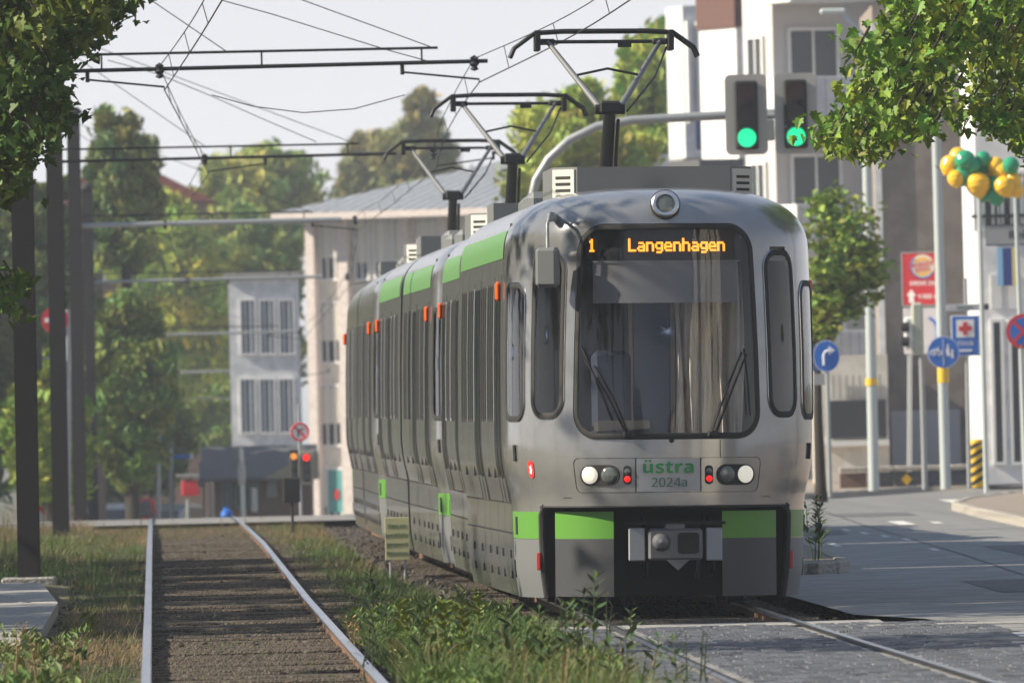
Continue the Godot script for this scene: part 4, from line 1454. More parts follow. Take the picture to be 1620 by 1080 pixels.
	boxpart("door_poster", o + Vector3(at(507, 790, d).x, at(507, 783, d).y, -d - 0.37), Vector3(0.16, 0.3, 0.03), M.sign_red, t)
	# white wing with flat roof
	d = 392.0
	x0 = at(364, 600, d).x; x1 = at(471, 600, d).x; yt = at(415, 440, d).y
	t = thing("office_wing", "white flat roofed wing with tall narrow windows", "building", Vector3((x0 + x1) * 0.5, g + 0.2, -d))
	o = -t.position
	boxpart("wall", o + Vector3((x0 + x1) * 0.5, (g + 0.2 + yt) * 0.5, -d - 3), Vector3(x1 - x0, yt - g - 0.2, 6), M.white_wall, t)
	boxpart("parapet", o + Vector3((x0 + x1) * 0.5, yt + 0.09, -d - 2.95), Vector3(x1 - x0 + 0.3, 0.18, 6.2), M.concrete, t)
	var wing_glass := mat("wing_glass", 0.1, 0.14, 0.2, 0.1)
	for st in 3:
		for k in 3:
			var a := at(378 + k * 30.5, 473 + st * 125, d)
			var c := at(378 + k * 30.5 + 28.0, 473 + st * 125 + 88, d)
			window(t, o + Vector3((a.x + c.x) * 0.5, (a.y + c.y) * 0.5, -d), c.x - a.x, a.y - c.y, Basis(), M.white_paint, wing_glass, 2, "window", 0.05)
	# brick waiting house with slate roof
	d = 335.0
	x0 = at(338, 780, d).x; x1 = at(492, 780, d).x; yt = at(415, 757, d).y
	g = gh(-5, d) - 0.2
	t = thing("brick_house", "low brick house with slate roof beside the far street", "building", Vector3((x0 + x1) * 0.5, g, -d))
	o = -t.position
	boxpart("wall", o + Vector3((x0 + x1) * 0.5, (g + yt) * 0.5, -d - 2), Vector3(x1 - x0, yt - g, 4), M.brick, t)
	var yr := at(450, 704, d).y
	b = MB.new()
	b.prism(PackedVector2Array([Vector2(-2.5, -0.05), Vector2(2.5, -0.05), Vector2(2.5, 0.05), Vector2(0, yr - yt), Vector2(-2.5, 0.05)]), x1 - x0 + 0.5, Transform3D(Basis(Vector3.UP, PI / 2), o + Vector3((x0 + x1) * 0.5 - 0.1, yt, -d - 2)))
	part("roof", b, M.slate, t)
	b = MB.new()
	var ga := at(417, 757, d); var gb := at(505, 757, d); var gp := at(490, 716, d)
	b.prism(PackedVector2Array([Vector2(ga.x, ga.y), Vector2(gb.x, gb.y), Vector2(gb.x, gp.y), Vector2(gp.x, gp.y)]), 0.3, Transform3D(Basis(), o + Vector3(0, 0, -d + 0.7)))
	part("gable", b, mat("gable_board", 0.3, 0.27, 0.2, 0.8), t)
	for u in [350, 372, 392]:
		var a := at(u, 765, d); var c := at(u + 17, 803, d)
		window(t, o + Vector3((a.x + c.x) * 0.5, (a.y + c.y) * 0.5, -d), c.x - a.x, a.y - c.y, Basis(), M.teal, M.far_glass, 1, "shop_window", 0.03)
	var na := at(430, 770, d)
	boxpart("notice_board", o + na + Vector3(0, 0, 0.05), Vector3(0.26, 0.5, 0.06), M.sign_grey, t)
	# red tiled house far on the left
	d = 470.0
	var c0 := at(195, 320, d)
	t = thing("tiled_house", "house with a dark red tiled roof behind the far trees", "building", Vector3(c0.x, -3.4, -d))
	o = -t.position
	boxpart("wall", o + Vector3(c0.x, (c0.y - 3.4) * 0.5, -d - 4), Vector3(5.5, c0.y + 3.4, 8), M.brick, t)
	b = MB.new()
	var top := at(195, 245, d).y - c0.y
	b.prism(PackedVector2Array([Vector2(-3.2, 0), Vector2(3.2, 0), Vector2(0, top)]), 9.0, Transform3D(Basis(), o + Vector3(c0.x, c0.y, -d - 4)))
	part("roof", b, M.red_tile, t)
	for k in 2: window(t, o + Vector3(c0.x - 1.2 + k * 2.4, c0.y - 2.0, -d), 1.0, 1.5, Basis(), M.white_paint, M.far_glass, 1)

# ------------------------------------------------------------------ right side of the street
func pole(parent: Node, foot: Vector3, top: Vector3, r: float, m: Material, called := "pole") -> MeshInstance3D:
	var b := MB.new()
	b.tube([foot, top], [r, r * 0.85], 12)
	return part(called, b, m, parent)

func disc(parent: Node, called: String, c: Vector3, r: float, m: Material, off := 0.0, sides := 32, thick := 0.015, sx := 1.0) -> MeshInstance3D:
	var b := MB.new()
	var poly := PackedVector2Array()
	for i in sides: poly.append(Vector2(cos(TAU * i / sides) * r * sx, sin(TAU * i / sides) * r))
	b.prism(poly, thick, Transform3D(Basis(), c + Vector3(0, 0, off)))
	return part(called, b, m, parent)

func bar(parent: Node, called: String, c: Vector3, w: float, h: float, ang: float, m: Material, off: float) -> void:
	boxpart(called, c + Vector3(0, 0, off), Vector3(w, h, 0.006), m, parent, 0.0, Basis(Vector3.BACK, ang))

func right_side() -> void:
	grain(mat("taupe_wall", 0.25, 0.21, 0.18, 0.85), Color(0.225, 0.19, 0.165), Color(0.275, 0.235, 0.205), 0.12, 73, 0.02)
	grain(mat("plaster", 0.72, 0.72, 0.72, 0.8), Color(0.66, 0.66, 0.67), Color(0.77, 0.77, 0.77), 0.15, 79, 0.02)
	mat("blue_cloth", 0.06, 0.09, 0.2, 0.8)
	mat("dark_panel", 0.035, 0.04, 0.05, 0.5)
	mat("brown_clad", 0.12, 0.06, 0.05, 0.85)
	# white apartment block, its front turned away from the sun
	var d := 300.0
	var R := Basis(Vector3.UP, 0.45)
	var foot := at(1236, 600, d)
	var t := thing("apartment_block", "white apartment block with solid white balconies", "building", Vector3(foot.x, 0.1, -d))
	t.basis = R
	boxpart("wall", Vector3(4.0, 7.5, -0.75), Vector3(8.0, 15.0, 1.5), mat("shaded_render", 0.56, 0.54, 0.53, 0.85), t)  # wall colour darkened below the balconies' white, painting the shade behind them
	for st in 5:
		var y := 2.8 + st * 2.86 - 0.55
		for q in [[-0.4, 2.1, 1.7], [2.4, 1.9, 1.7]]:
			var bal := MB.new()
			bal.box(Vector3(q[0] + q[1] * 0.5, y, 0.85), Vector3(q[1], 0.16, q[2] - 0.02))
			var o := part("balcony", bal, M.plaster, t)
			bal = MB.new()
			bal.box(Vector3(q[0] + q[1] * 0.5, y + 0.56, q[2]), Vector3(q[1], 1.06, 0.1), Basis(), 0.015)
			for s in [0.0, 1.0]: bal.box(Vector3(q[0] + q[1] * s + (0.05 if s == 0 else -0.05), y + 0.56, q[2] * 0.5 - 0.02), Vector3(0.1, 1.06, q[2] - 0.08), Basis(), 0.015)
			part("parapet", bal, M.plaster, o)
			bal = MB.new()
			for k in 9: bal.box(Vector3(q[0] + q[1] * (k + 0.5) / 9.0, y + 0.56, q[2] + 0.052), Vector3(0.012, 1.0, 0.008))
			part("joints", bal, M.concrete, o)
			if q[0] > 0: window(t, Vector3(q[0] + q[1] * 0.5, y + 1.2, 0.0), q[1] * 0.8, 2.1, Basis(), M.white_paint, M.far_glass, 1)
			else: window(t, Vector3(1.0, y + 1.2, 0.0), 1.3, 2.1, Basis(), M.white_paint, M.far_glass, 1)
		window(t, Vector3(5.6, y + 1.4, 0.0), 1.5, 1.4, Basis(), M.white_paint, M.far_glass, 1)
		window(t, Vector3(0.0, y + 1.4, -0.8), 0.8, 1.4, Basis(Vector3.UP, -PI / 2), M.white_paint, M.far_glass, 1)
	boxpart("awning", Vector3(1.0, 14.2, 1.0), Vector3(2.6, 0.14, 2.0), M.teal, t)
	# brown clad neighbour, further back
	d = 322.0
	foot = at(1178, 600, d)
	t = thing("clad_house", "house with brown cladding over a white wall beside the apartment block", "building", Vector3(foot.x, 0.1, -d))
	t.basis = R
	boxpart("wall", Vector3(1.6, 5.45, -1.0), Vector3(3.2, 10.9, 2.0), M.plaster, t)
	boxpart("cladding", Vector3(1.6, 12.3, -1.0), Vector3(3.3, 2.8, 2.1), M.brown_clad, t)
	boxpart("roof_terrace", Vector3(-0.5, 7.6, -0.8), Vector3(1.2, 0.2, 1.7), M.slate, t)
	boxpart("side_wall", Vector3(-0.5, 3.7, -0.8), Vector3(1.0, 7.6, 1.5), M.cream_wall, t)
	window(t, Vector3(1.6, 7.3, 0.0), 1.2, 1.2, Basis(), M.white_paint, M.far_glass, 1)
	# slatted white block with blue balconies
	d = 340.0
	foot = at(1088, 600, d)
	t = thing("slatted_block", "white block with upright slats and a blue balcony cloth", "building", Vector3(foot.x, 0.1, -d))
	t.basis = Basis(Vector3.UP, 0.3)
	boxpart("wall", Vector3(1.4, 6.0, -0.7), Vector3(2.6, 12.0, 1.4), M.white_wall, t)
	for k in 5: boxpart("slat", Vector3(0.2 + k * 0.27, 10.3, 0.1), Vector3(0.1, 2.6, 0.2), M.white_paint, t)
	window(t, Vector3(1.85, 10.3, 0.0), 0.6, 2.4, Basis(), M.white_paint, M.far_glass, 0)
	boxpart("balcony", Vector3(0.5, 8.0, 0.6), Vector3(1.7, 0.15, 1.2), M.concrete, t)
	boxpart("balcony_cloth", Vector3(0.6, 8.65, 1.16), Vector3(1.2, 0.75, 0.04), M.blue_cloth, t)
	boxpart("balcony_front", Vector3(0.5, 7.55, 1.2), Vector3(1.7, 0.6, 0.05), M.concrete, t)
	for k in 10: boxpart("screen_bar", Vector3(-0.2 + k * 0.17, 6.5, 0.9), Vector3(0.06, 1.5, 0.06), M.zinc if k % 3 else M.white_paint, t)
	boxpart("screen_rail", Vector3(0.5, 7.27, 0.9), Vector3(2.0, 0.05, 0.08), M.dark_metal, t)
	for k in 3: window(t, Vector3(0.7, 1.8 + k * 2.2, 0.0), 1.2, 1.3, Basis(), M.white_paint, M.far_glass, 1)
	# white terrace behind the pantograph
	d = 360.0
	foot = at(1036, 600, d)
	t = thing("terrace_house", "low white terrace house behind the slatted block", "building", Vector3(foot.x, 0.1, -d))
	t.basis = Basis(Vector3.UP, 0.3)
	boxpart("wall", Vector3(0.6, 3.7, -0.7), Vector3(1.8, 7.4, 1.4), M.plaster, t)
	boxpart("balcony_front", Vector3(0.55, 8.0, -0.4), Vector3(1.8, 1.2, 0.1), M.white_wall, t)
	boxpart("balcony_floor", Vector3(0.55, 7.45, -1.0), Vector3(1.9, 0.14, 1.4), M.concrete, t)
	# taupe building
	d = 284.0
	var px := F / d
	var a := at(1398, 760, d)
	var c := at(1566, 120, d)
	t = thing("taupe_building", "tall plain taupe building with a whitewashed lower wall", "building", Vector3((a.x + c.x) * 0.5, 0.1, -d))
	var o := -t.position
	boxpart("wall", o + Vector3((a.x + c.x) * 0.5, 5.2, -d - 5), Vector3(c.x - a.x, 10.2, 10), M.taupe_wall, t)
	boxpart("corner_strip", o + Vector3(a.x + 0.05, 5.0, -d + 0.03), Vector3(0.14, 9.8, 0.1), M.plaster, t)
	var w0 := at(1410, 650, d)
	var w1 := at(1522, 760, d)
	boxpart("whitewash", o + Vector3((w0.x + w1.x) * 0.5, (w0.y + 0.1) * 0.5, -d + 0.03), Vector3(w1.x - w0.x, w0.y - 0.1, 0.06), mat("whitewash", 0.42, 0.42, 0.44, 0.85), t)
	var g0 := at(1524, 560, d)
	boxpart("gate", o + Vector3(g0.x + 0.28, (g0.y + 0.1) * 0.5, -d + 0.05), Vector3(0.5, g0.y - 0.1, 0.08), M.dark_panel, t)
	# light house above and behind it
	d = 300.0
	a = at(1500, 250, d)
	t = thing("pale_house", "pale rendered house above the green and yellow balloons", "building", Vector3(a.x + 3.0, 0.1, -d))
	boxpart("wall", Vector3(0, 6.0, -3.0), Vector3(6.6, 12.0, 6.0), M.plaster, t)
	for k in 2: window(t, Vector3(-1.0 + 2.2 * k, 9.3, 0.0), 1.1, 1.3, Basis(), M.white_paint, M.far_glass, 1)
	# glazed shop front on the right edge
	d = 264.0
	a = at(1556, 765, d)
	t = thing("shop_front", "white shop front with tall framed windows", "building", Vector3(a.x, 0.1, -d))
	o = -t.position
	boxpart("wall", Vector3(4.0, 4.4, -4.0), Vector3(8.0, 8.8, 8.0), M.plaster, t)
	for u in [1567, 1595, 1623, 1651]:
		var q := at(u, 505, d); var r := at(u + 26, 735, d)
		window(t, o + Vector3((q.x + r.x) * 0.5, (q.y + r.y) * 0.5, -d), r.x - q.x, q.y - r.y, Basis(), M.white_paint, M.far_glass, 0, "shop_window", 0.06)
		q = at(u, 470, d)
		for k in 9: boxpart("cladding_board", o + Vector3((q.x + r.x) * 0.5, q.y - 0.19 + k * 0.075, -d + 0.02), Vector3(r.x - q.x - 0.03, 0.07, 0.05), M.white_paint, t)
	var s0 := at(1600, 325, d)
	for k in 5: boxpart("railing_bar", o + Vector3(at(1556 + k * 15, 320, d).x, s0.y, -d + 0.1), Vector3(0.06, 1.0, 0.06), M.pale_zinc, t)
	boxpart("railing_rail", o + Vector3(at(1600, 340, d).x, at(1600, 341, d).y, -d + 0.15), Vector3(1.6, 0.06, 0.05), M.dark_metal, t)
	window(t, o + Vector3(at(1600, 325, d).x, s0.y + 0.1, -d), 1.5, 1.2, Basis(), M.white_paint, M.far_glass, 2)
	for q in [[1583, 0.13, Color(0.25, 0.5, 0.75)], [1594, 0.18, Color(0.03, 0.05, 0.25)], [1606, 0.12, Color(0.7, 0.6, 0.2)]]:
		var fl := at(q[0], 422, d)
		boxpart("banner", o + fl + Vector3(0, 0, 0.25), Vector3(q[1], 0.75, 0.02), mat("banner_%d" % q[0], q[2].r, q[2].g, q[2].b, 0.8), t)
	# cream annexe with a dark billboard
	d = 279.0
	a = at(1296, 765, d); c = at(1404, 560, d)
	t = thing("annexe", "cream annexe with a dark billboard above a white ledge", "building", Vector3((a.x + c.x) * 0.5, 0.1, -d))
	o = -t.position
	boxpart("wall", o + Vector3((a.x + c.x) * 0.5, (c.y + 0.1) * 0.5, -d - 2.5), Vector3(c.x - a.x, c.y - 0.1, 5), M.cream_wall, t)
	var p0 := at(1312, 634, d); var p1 := at(1403, 692, d)
	boxpart("billboard", o + Vector3((p0.x + p1.x) * 0.5, (p0.y + p1.y) * 0.5, -d + 0.05), Vector3(p1.x - p0.x, p0.y - p1.y, 0.1), M.dark_panel, t)
	boxpart("ledge", o + Vector3((p0.x + p1.x) * 0.5 - 0.05, p1.y - 0.1, -d + 0.12), Vector3(p1.x - p0.x + 0.2, 0.12, 0.28), M.white_paint, t)
	for k in 8: boxpart("railing_bar", o + Vector3(p0.x + 0.1 + k * 0.14, p0.y + 0.28, -d + 0.05), Vector3(0.03, 0.5, 0.03), M.zinc, t)
	# low wall with a stone cap, built of blocks
	d = 263.0
	a = at(1328, 766, d); c = at(1548, 740, d)
	t = thing("low_wall", "low dark wall with a pale stone cap behind the pavement", "wall", Vector3((a.x + c.x) * 0.5, 0.1, -d))
	o = -t.position
	var n := 5
	for k in n:
		var bx := lerpf(a.x, c.x, (k + 0.5) / n)
		var tone := [M.brick, M.concrete, M.slate, M.concrete, M.brick][k] as Material
		boxpart("block", o + Vector3(bx, 0.1 + (c.y - 0.1) * 0.5 - 0.02, -d), Vector3((c.x - a.x) / n - 0.02, c.y - 0.14, 0.35), M.slate if k != 0 else M.brick, t, 0.01)
		boxpart("cap_stone", o + Vector3(bx, c.y + 0.03, -d), Vector3((c.x - a.x) / n - 0.01, 0.1, 0.5), M.kerb, t, 0.02)
	boxpart("emblem", o + at(1435, 758, d - 0.2), Vector3(0.16, 0.16, 0.02), M.sign_yellow, t, 0.0, Basis(Vector3.BACK, PI / 4))

func street_items() -> void:
	# overhead traffic signals on a curved arm
	var d := 205.0
	var t := thing("signal_gantry", "grey curved signal arm reaching out from behind the tram", "traffic light", Vector3(at(835, 700, d).x, 0.08, -d))
	var o := -t.position
	var pts := [Vector3(0, -0.1, 0)]
	for q in [[838, 330], [848, 285], [868, 252], [900, 222], [945, 200], [1000, 190], [1070, 186], [1150, 182], [1250, 178], [1285, 177]]: pts.append(o + at(q[0], q[1], d))
	var b := MB.new()
	b.tube(pts, 0.07, 12)
	part("arm", b, M.zinc, t)
	b = MB.new()
	b.tube([o + at(1195, 183, d - 0.1), o + at(1243, 183, d - 0.1)], 0.045, 8)
	b.box(o + at(1219, 205, d - 0.1), Vector3(0.13, 0.34, 0.1), Basis(), 0.02)
	part("bracket", b, M.zinc, t)
	for k in 2:
		var c := o + at(1181 + k * 78.0, 181 - k * 2.0, d - 0.4)
		b = MB.new()
		b.prism(PackedVector2Array(rounded(0.325, 0.62, 0.09)), 0.03, Transform3D(Basis(), c))
		var s := part("backing_board", b, mat("board_grey", 0.4, 0.395, 0.37, 0.6), t)
		boxpart("signal_housing", c + Vector3(0, -0.01, 0.06), Vector3(0.36, 1.06, 0.1), M.black, s, 0.03)
		for j in 3:
			var lc := c + Vector3(0, 0.35 - j * 0.355, 0.115)
			disc(s, "signal_lens", lc, 0.145, [mat("lens_red_off", 0.05, 0.006, 0.006, 0.25), mat("lens_amber_off", 0.02, 0.014, 0.008, 0.25), M.lamp_green][j], 0.0, 24)
			b = MB.new()
			var rows := [[], []]
			for i in 13:
				var an := -0.25 + (PI + 0.5) * i / 12.0
				for z in 2: rows[z].append(lc + Vector3(cos(an) * 0.16, sin(an) * 0.16, 0.26 * z * (0.55 + 0.45 * sin(an))))
			b.grid(rows)
			part("visor", b, M.black, s)
	# lamp posts and sign posts along the far pavement
	d = 252.0
	var base := Vector3(at(1383, 768, d).x, 0.1, -d)
	t = thing("lamp_post", "pale grey lamp post with a yellow band beside the annexe", "lamp post", base, "posts on the far pavement")
	pole(t, Vector3.ZERO, at(1370, 150, d) - base, 0.105, M.pale_zinc)
	b = MB.new(); b.lathe([Vector2(0.112, -0.07), Vector2(0.112, 0.07)], Transform3D(Basis(), at(1379, 604, d) - base), 16)
	part("band", b, M.sign_yellow, t)
	b = MB.new(); b.tube([at(1370, 150, d) - base, at(1369, 60, d) - base, at(1330, 20, d) - base], [0.09, 0.07, 0.05], 10); b.box(at(1318, 18, d) - base, Vector3(0.5, 0.12, 0.25), Basis(), 0.04)
	part("lamp_head", b, M.pale_zinc, t)
	base = Vector3(at(1497, 767, d).x, 0.1, -d)
	t = thing("lamp_post", "tall pale lamp post carrying the round blue cycle path sign", "lamp post", base, "posts on the far pavement")
	pole(t, Vector3.ZERO, at(1480, 150, d) - base, 0.1, M.pale_zinc)
	b = MB.new(); b.lathe([Vector2(0.11, -0.16), Vector2(0.11, 0.16)], Transform3D(Basis(), at(1493, 592, d) - base), 16)
	part("band", b, M.sign_yellow, t)
	b = MB.new(); b.tube([at(1480, 150, d) - base, at(1479, 60, d) - base, at(1520, 20, d) - base], [0.085, 0.07, 0.05], 10); b.box(at(1532, 18, d) - base, Vector3(0.5, 0.12, 0.25), Basis(), 0.04)
	part("lamp_head", b, M.pale_zinc, t)
	# round blue sign: bicycle and walkers either side of a white line
	d = 251.5
	var c := at(1493, 557, d)
	t = thing("cycle_path_sign", "round blue sign with white bicycle and walkers either side of a line", "sign", c)
	disc(t, "rim", Vector3.ZERO, 0.305, M.sign_white, 0.0)
	disc(t, "plate", Vector3.ZERO, 0.293, M.sign_blue, 0.01)
	bar(t, "divider", Vector3.ZERO, 0.012, 0.5, 0.0, M.sign_white, 0.022)
	for x in [-0.2, -0.08]:
		b = MB.new()
		var rg := []
		for i in 17: rg.append(Vector3(x + cos(TAU * i / 16.0) * 0.045, -0.01 + sin(TAU * i / 16.0) * 0.045, 0.022))
		b.tube(rg, 0.008, 5)
		part("bicycle_wheel", b, M.sign_white, t)
	b = MB.new()
	b.tube([Vector3(-0.2, -0.01, 0.022), Vector3(-0.17, 0.06, 0.022), Vector3(-0.1, 0.06, 0.022), Vector3(-0.08, -0.01, 0.022)], 0.007, 5)
	b.tube([Vector3(-0.17, 0.06, 0.022), Vector3(-0.13, -0.01, 0.022), Vector3(-0.1, 0.07, 0.022), Vector3(-0.09, 0.1, 0.022)], 0.007, 5)
	part("bicycle_frame", b, M.sign_white, t)
	for q in [[0.09, 0.13, 0.2], [0.17, 0.06, 0.14]]:
		b = MB.new()
		b.prism(PackedVector2Array([Vector2(-0.03, -0.5), Vector2(0.05, -0.5), Vector2(0.02, 0.0), Vector2(0.035, 0.3), Vector2(-0.03, 0.35), Vector2(-0.05, 0.0)]), 0.006, Transform3D(Basis().scaled(Vector3(q[2] * 4, q[2], 1)), Vector3(q[0], q[1] - 0.1, 0.022)))
		part("walker", b, M.sign_white, t)
		disc(t, "walker_head", Vector3(q[0], q[1] - 0.1 + q[2] * 0.5, 0), 0.022, M.sign_white, 0.022, 12, 0.006)
	# pedestrian traffic light seen from the side
	d = 252.5
	base = Vector3(at(1464, 769, d).x, 0.1, -d)
	t = thing("pedestrian_light", "slim grey post with a pale traffic light turned sideways", "traffic light", base)
	pole(t, Vector3.ZERO, at(1456, 480, d) - base, 0.055, M.zinc)
	boxpart("housing", at(1452, 520, d) - base, Vector3(0.22, 1.0, 0.26), mat("pale_green_grey", 0.4, 0.42, 0.36, 0.6), t, 0.04)
	boxpart("side_housing", at(1440, 527, d) - base, Vector3(0.2, 0.62, 0.2), M.sign_white, t, 0.03)
	for v in [517, 540]:
		b = MB.new(); b.lathe([Vector2(0.0, 0.0), Vector2(0.1, 0.0), Vector2(0.085, 0.14)], Transform3D(Basis(Vector3.BACK, PI / 2), at(1439, v, d - 0.12) - base), 14)
		part("visor", b, M.black, t)
	# red restaurant board with bun logo
	d = 270.0
	base = Vector3(at(1459, 768, d).x, 0.1, -d)
	t = thing("restaurant_board", "red board with round bun logo and white lettering on a post", "sign", base)
	pole(t, Vector3(-0.25, 0, -0.06), at(1440, 440, d) - base + Vector3(0, 0, -0.06), 0.05, M.zinc)
	c = at(1458, 441, d) - base
	boxpart("board", c, Vector3(0.76, 1.06, 0.04), M.sign_red, t, 0.01)
	b = MB.new()
	for s in [-1.0, 1.0]: b.box(c + Vector3(s * 0.39, 0, 0.0), Vector3(0.025, 1.1, 0.06))
	for s in [-1.0, 1.0]: b.box(c + Vector3(0, s * 0.54, 0.0), Vector3(0.755, 0.025, 0.06))
	part("board_frame", b, M.sign_grey, t)
	var lg := c + Vector3(0.03, 0.25, 0.024)
	disc(t, "logo_ground", lg, 0.245, mat("logo_pale", 0.66, 0.6, 0.5, 0.5), 0.0, 32, 0.008)
	b = MB.new()
	var arc := []
	for i in 17: arc.append(lg + Vector3(cos(2.3 + i * 0.22) * 0.235, sin(2.3 + i * 0.22) * 0.235, 0.006))
	b.tube(arc, 0.016, 5)
	part("logo_crescent", b, mat("logo_blue", 0.05, 0.12, 0.35, 0.5), t)
	for s in [-1.0, 1.0]:
		b = MB.new()
		var poly := PackedVector2Array()
		for i in 13: poly.append(Vector2(cos(PI * i / 12.0) * 0.155, 0.11 + sin(PI * i / 12.0) * 0.075))
		b.prism(poly, 0.006, Transform3D(Basis(Vector3.BACK, 0.15 + (PI if s < 0 else 0.0)), lg + Vector3(0, 0, 0.008)))
		part("logo_bun", b, mat("logo_orange", 0.7, 0.4, 0.08, 0.5), t)
	words("logo_text", "BURGER", 0.115, M.sign_red, t, lg + Vector3(0, 0.045, 0.01), Basis(Vector3.BACK, 0.15), 800)
	words("logo_text", "KING", 0.12, M.sign_red, t, lg + Vector3(0, -0.055, 0.01), Basis(Vector3.BACK, 0.15), 800)
	words("lettering", "DRIVE IN", 0.12, M.sign_white, t, c + Vector3(0.02, -0.09, 0.024))
	words("lettering", "1100 m", 0.13, M.sign_white, t, c + Vector3(0.14, -0.36, 0.024))
	b = MB.new()
	b.prism(PackedVector2Array([Vector2(-0.05, -0.14), Vector2(0.05, -0.14), Vector2(0.05, 0.0), Vector2(0.1, 0.0), Vector2(0, 0.13), Vector2(-0.1, 0.0), Vector2(-0.05, 0.0)]), 0.006, Transform3D(Basis(), c + Vector3(-0.21, -0.34, 0.024)))
	part("arrow", b, M.sign_white, t)
	# white board with a blue arc below it
	c = at(1460, 523, d) - base
	boxpart("lower_board", c, Vector3(0.76, 0.94, 0.04), mat("pale_board", 0.55, 0.53, 0.56, 0.6), t, 0.01)
	b = MB.new()
	arc = []
	for i in 9: arc.append(c + Vector3(0.05 + cos(1.2 - i * 0.2) * 0.26, -0.02 + sin(1.2 - i * 0.2) * 0.3, 0.024))
	b.tube(arc, 0.03, 6)
	part("blue_arc", b, M.sign_blue, t)
	# blue direction board with a red cross
	d = 254.0
	base = Vector3(at(1534, 768, d).x, 0.1, -d)
	t = thing("first_aid_sign", "blue rectangular sign with a red cross on a white square", "sign", base)
	pole(t, Vector3.ZERO, at(1528, 440, d) - base + Vector3(0, 0, -0.05), 0.04, M.zinc)
	c = at(1528, 531, d) - base
	boxpart("rim", c, Vector3(0.54, 0.78, 0.02), M.sign_white, t, 0.005)
	boxpart("plate", c, Vector3(0.51, 0.75, 0.035), M.sign_blue, t, 0.005)
	boxpart("white_field", c + Vector3(0.0, 0.14, 0.01), Vector3(0.34, 0.34, 0.03), M.sign_white, t)
	boxpart("cross_bar", c + Vector3(0.0, 0.14, 0.018), Vector3(0.25, 0.09, 0.03), M.sign_red, t)
	boxpart("cross_post", c + Vector3(0.0, 0.14, 0.019), Vector3(0.09, 0.25, 0.03), M.sign_red, t)
	words("lettering", "Klinik", 0.13, M.sign_white, t, c + Vector3(0, -0.14, 0.02), Basis(), 400)
	boxpart("arrow", c + Vector3(0, -0.28, 0.012), Vector3(0.24, 0.04, 0.03), M.sign_white, t)
	# street name plate
	c = at(1528, 486, d)
	t = thing("street_name_plate", "narrow pale street name plate above the red cross sign", "sign", c)
	boxpart("plate", Vector3.ZERO, Vector3(0.72, 0.13, 0.03), mat("pale_blue_plate", 0.45, 0.46, 0.5, 0.6), t, 0.005)
	words("lettering", "Reinstr.", 0.1, M.text_grey, t, Vector3(0, 0, 0.017), Basis(), 400)
	boxpart("clamp", Vector3(0.4, 0.0, 0), Vector3(0.1, 0.12, 0.1), M.dark_metal, t, 0.02)
	# grey board at the edge of the picture
	d = 238.0
	base = Vector3(at(1561, 775, d).x, 0.1, -d)
	t = thing("grey_street_board", "wide grey board with dark lettering on a slim pale post", "sign", base)
	pole(t, Vector3.ZERO, at(1549, 280, d) - base, 0.045, M.pale_zinc)
	c = at(1612, 371, d) - base
	boxpart("board", c, Vector3(1.16, 0.36, 0.05), M.sign_grey, t, 0.01)
	b = MB.new()
	for s in [-1.0, 1.0]: b.box(c + Vector3(0, s * 0.18, 0), Vector3(1.18, 0.02, 0.07))
	part("board_frame", b, M.dark_metal, t)
	words("lettering", "Reim", 0.2, M.black, t, c + Vector3(0.06, 0, 0.027))
	# no stopping sign cut by the edge of the picture
	d = 228.0
	base = Vector3(at(1624, 778, d).x, 0.1, -d)
	t = thing("no_stopping_sign", "round red and blue no stopping sign on a pale post", "sign", base)
	pole(t, Vector3.ZERO, at(1606, 270, d) - base + Vector3(0, 0, -0.06), 0.04, M.pale_zinc)
	c = at(1620, 524, d) - base
	disc(t, "plate", c, 0.3, M.sign_red)
	disc(t, "blue_field", c, 0.235, M.sign_blue, 0.006)
	bar(t, "slash", c, 0.5, 0.055, PI / 4, M.sign_red, 0.017)
	bar(t, "slash", c, 0.5, 0.055, -PI / 4, M.sign_red, 0.0185)
	# blue arrow sign by the tree
	d = 236.0
	base = Vector3(at(1314, 786, d).x, 0.1, -d)
	t = thing("turn_arrow_sign", "round blue sign with white turn arrow in front of the small tree", "sign", base)
	pole(t, Vector3.ZERO, at(1308, 540, d) - base + Vector3(0, 0, -0.05), 0.04, M.zinc)
	c = at(1308, 563, d) - base
	disc(t, "rim", c, 0.285, M.sign_white, 0.0, 32, 0.015, 0.84)
	disc(t, "plate", c, 0.272, M.sign_blue, 0.008, 32, 0.015, 0.84)
	b = MB.new()
	b.tube([c + Vector3(-0.05, -0.16, 0.018), c + Vector3(-0.05, 0.02, 0.018), c + Vector3(-0.02, 0.08, 0.018), c + Vector3(0.06, 0.1, 0.018)], 0.022, 6)
	b.prism(PackedVector2Array([Vector2(0.04, 0.02), Vector2(0.15, 0.1), Vector2(0.04, 0.18)]), 0.01, Transform3D(Basis(), c + Vector3(0, 0, 0.018)))
	part("arrow", b, M.sign_white, t)
	boxpart("side_plate", at(1294, 566, d) - base + Vector3(0, 0, -0.1), Vector3(0.2, 0.46, 0.02), mat("dull_blue", 0.03, 0.08, 0.25, 0.5), t)
	boxpart("small_plate", at(1298, 600, d) - base + Vector3(0, 0, -0.1), Vector3(0.22, 0.2, 0.02), M.sign_grey, t)
	# hazard bollard with slanting stripes
	d = 255.0
	base = Vector3(at(1546, 757, d).x, 0.1, -d)
	t = thing("hazard_bollard", "yellow and black striped hazard bollard", "bollard", base)
	b = MB.new(); b.lathe([Vector2(0.0, 0.0), Vector2(0.155, 0.0), Vector2(0.155, 0.86), Vector2(0.12, 0.92), Vector2(0.0, 0.93)], Transform3D(), 24)
	part("post", b, M.sign_yellow, t)
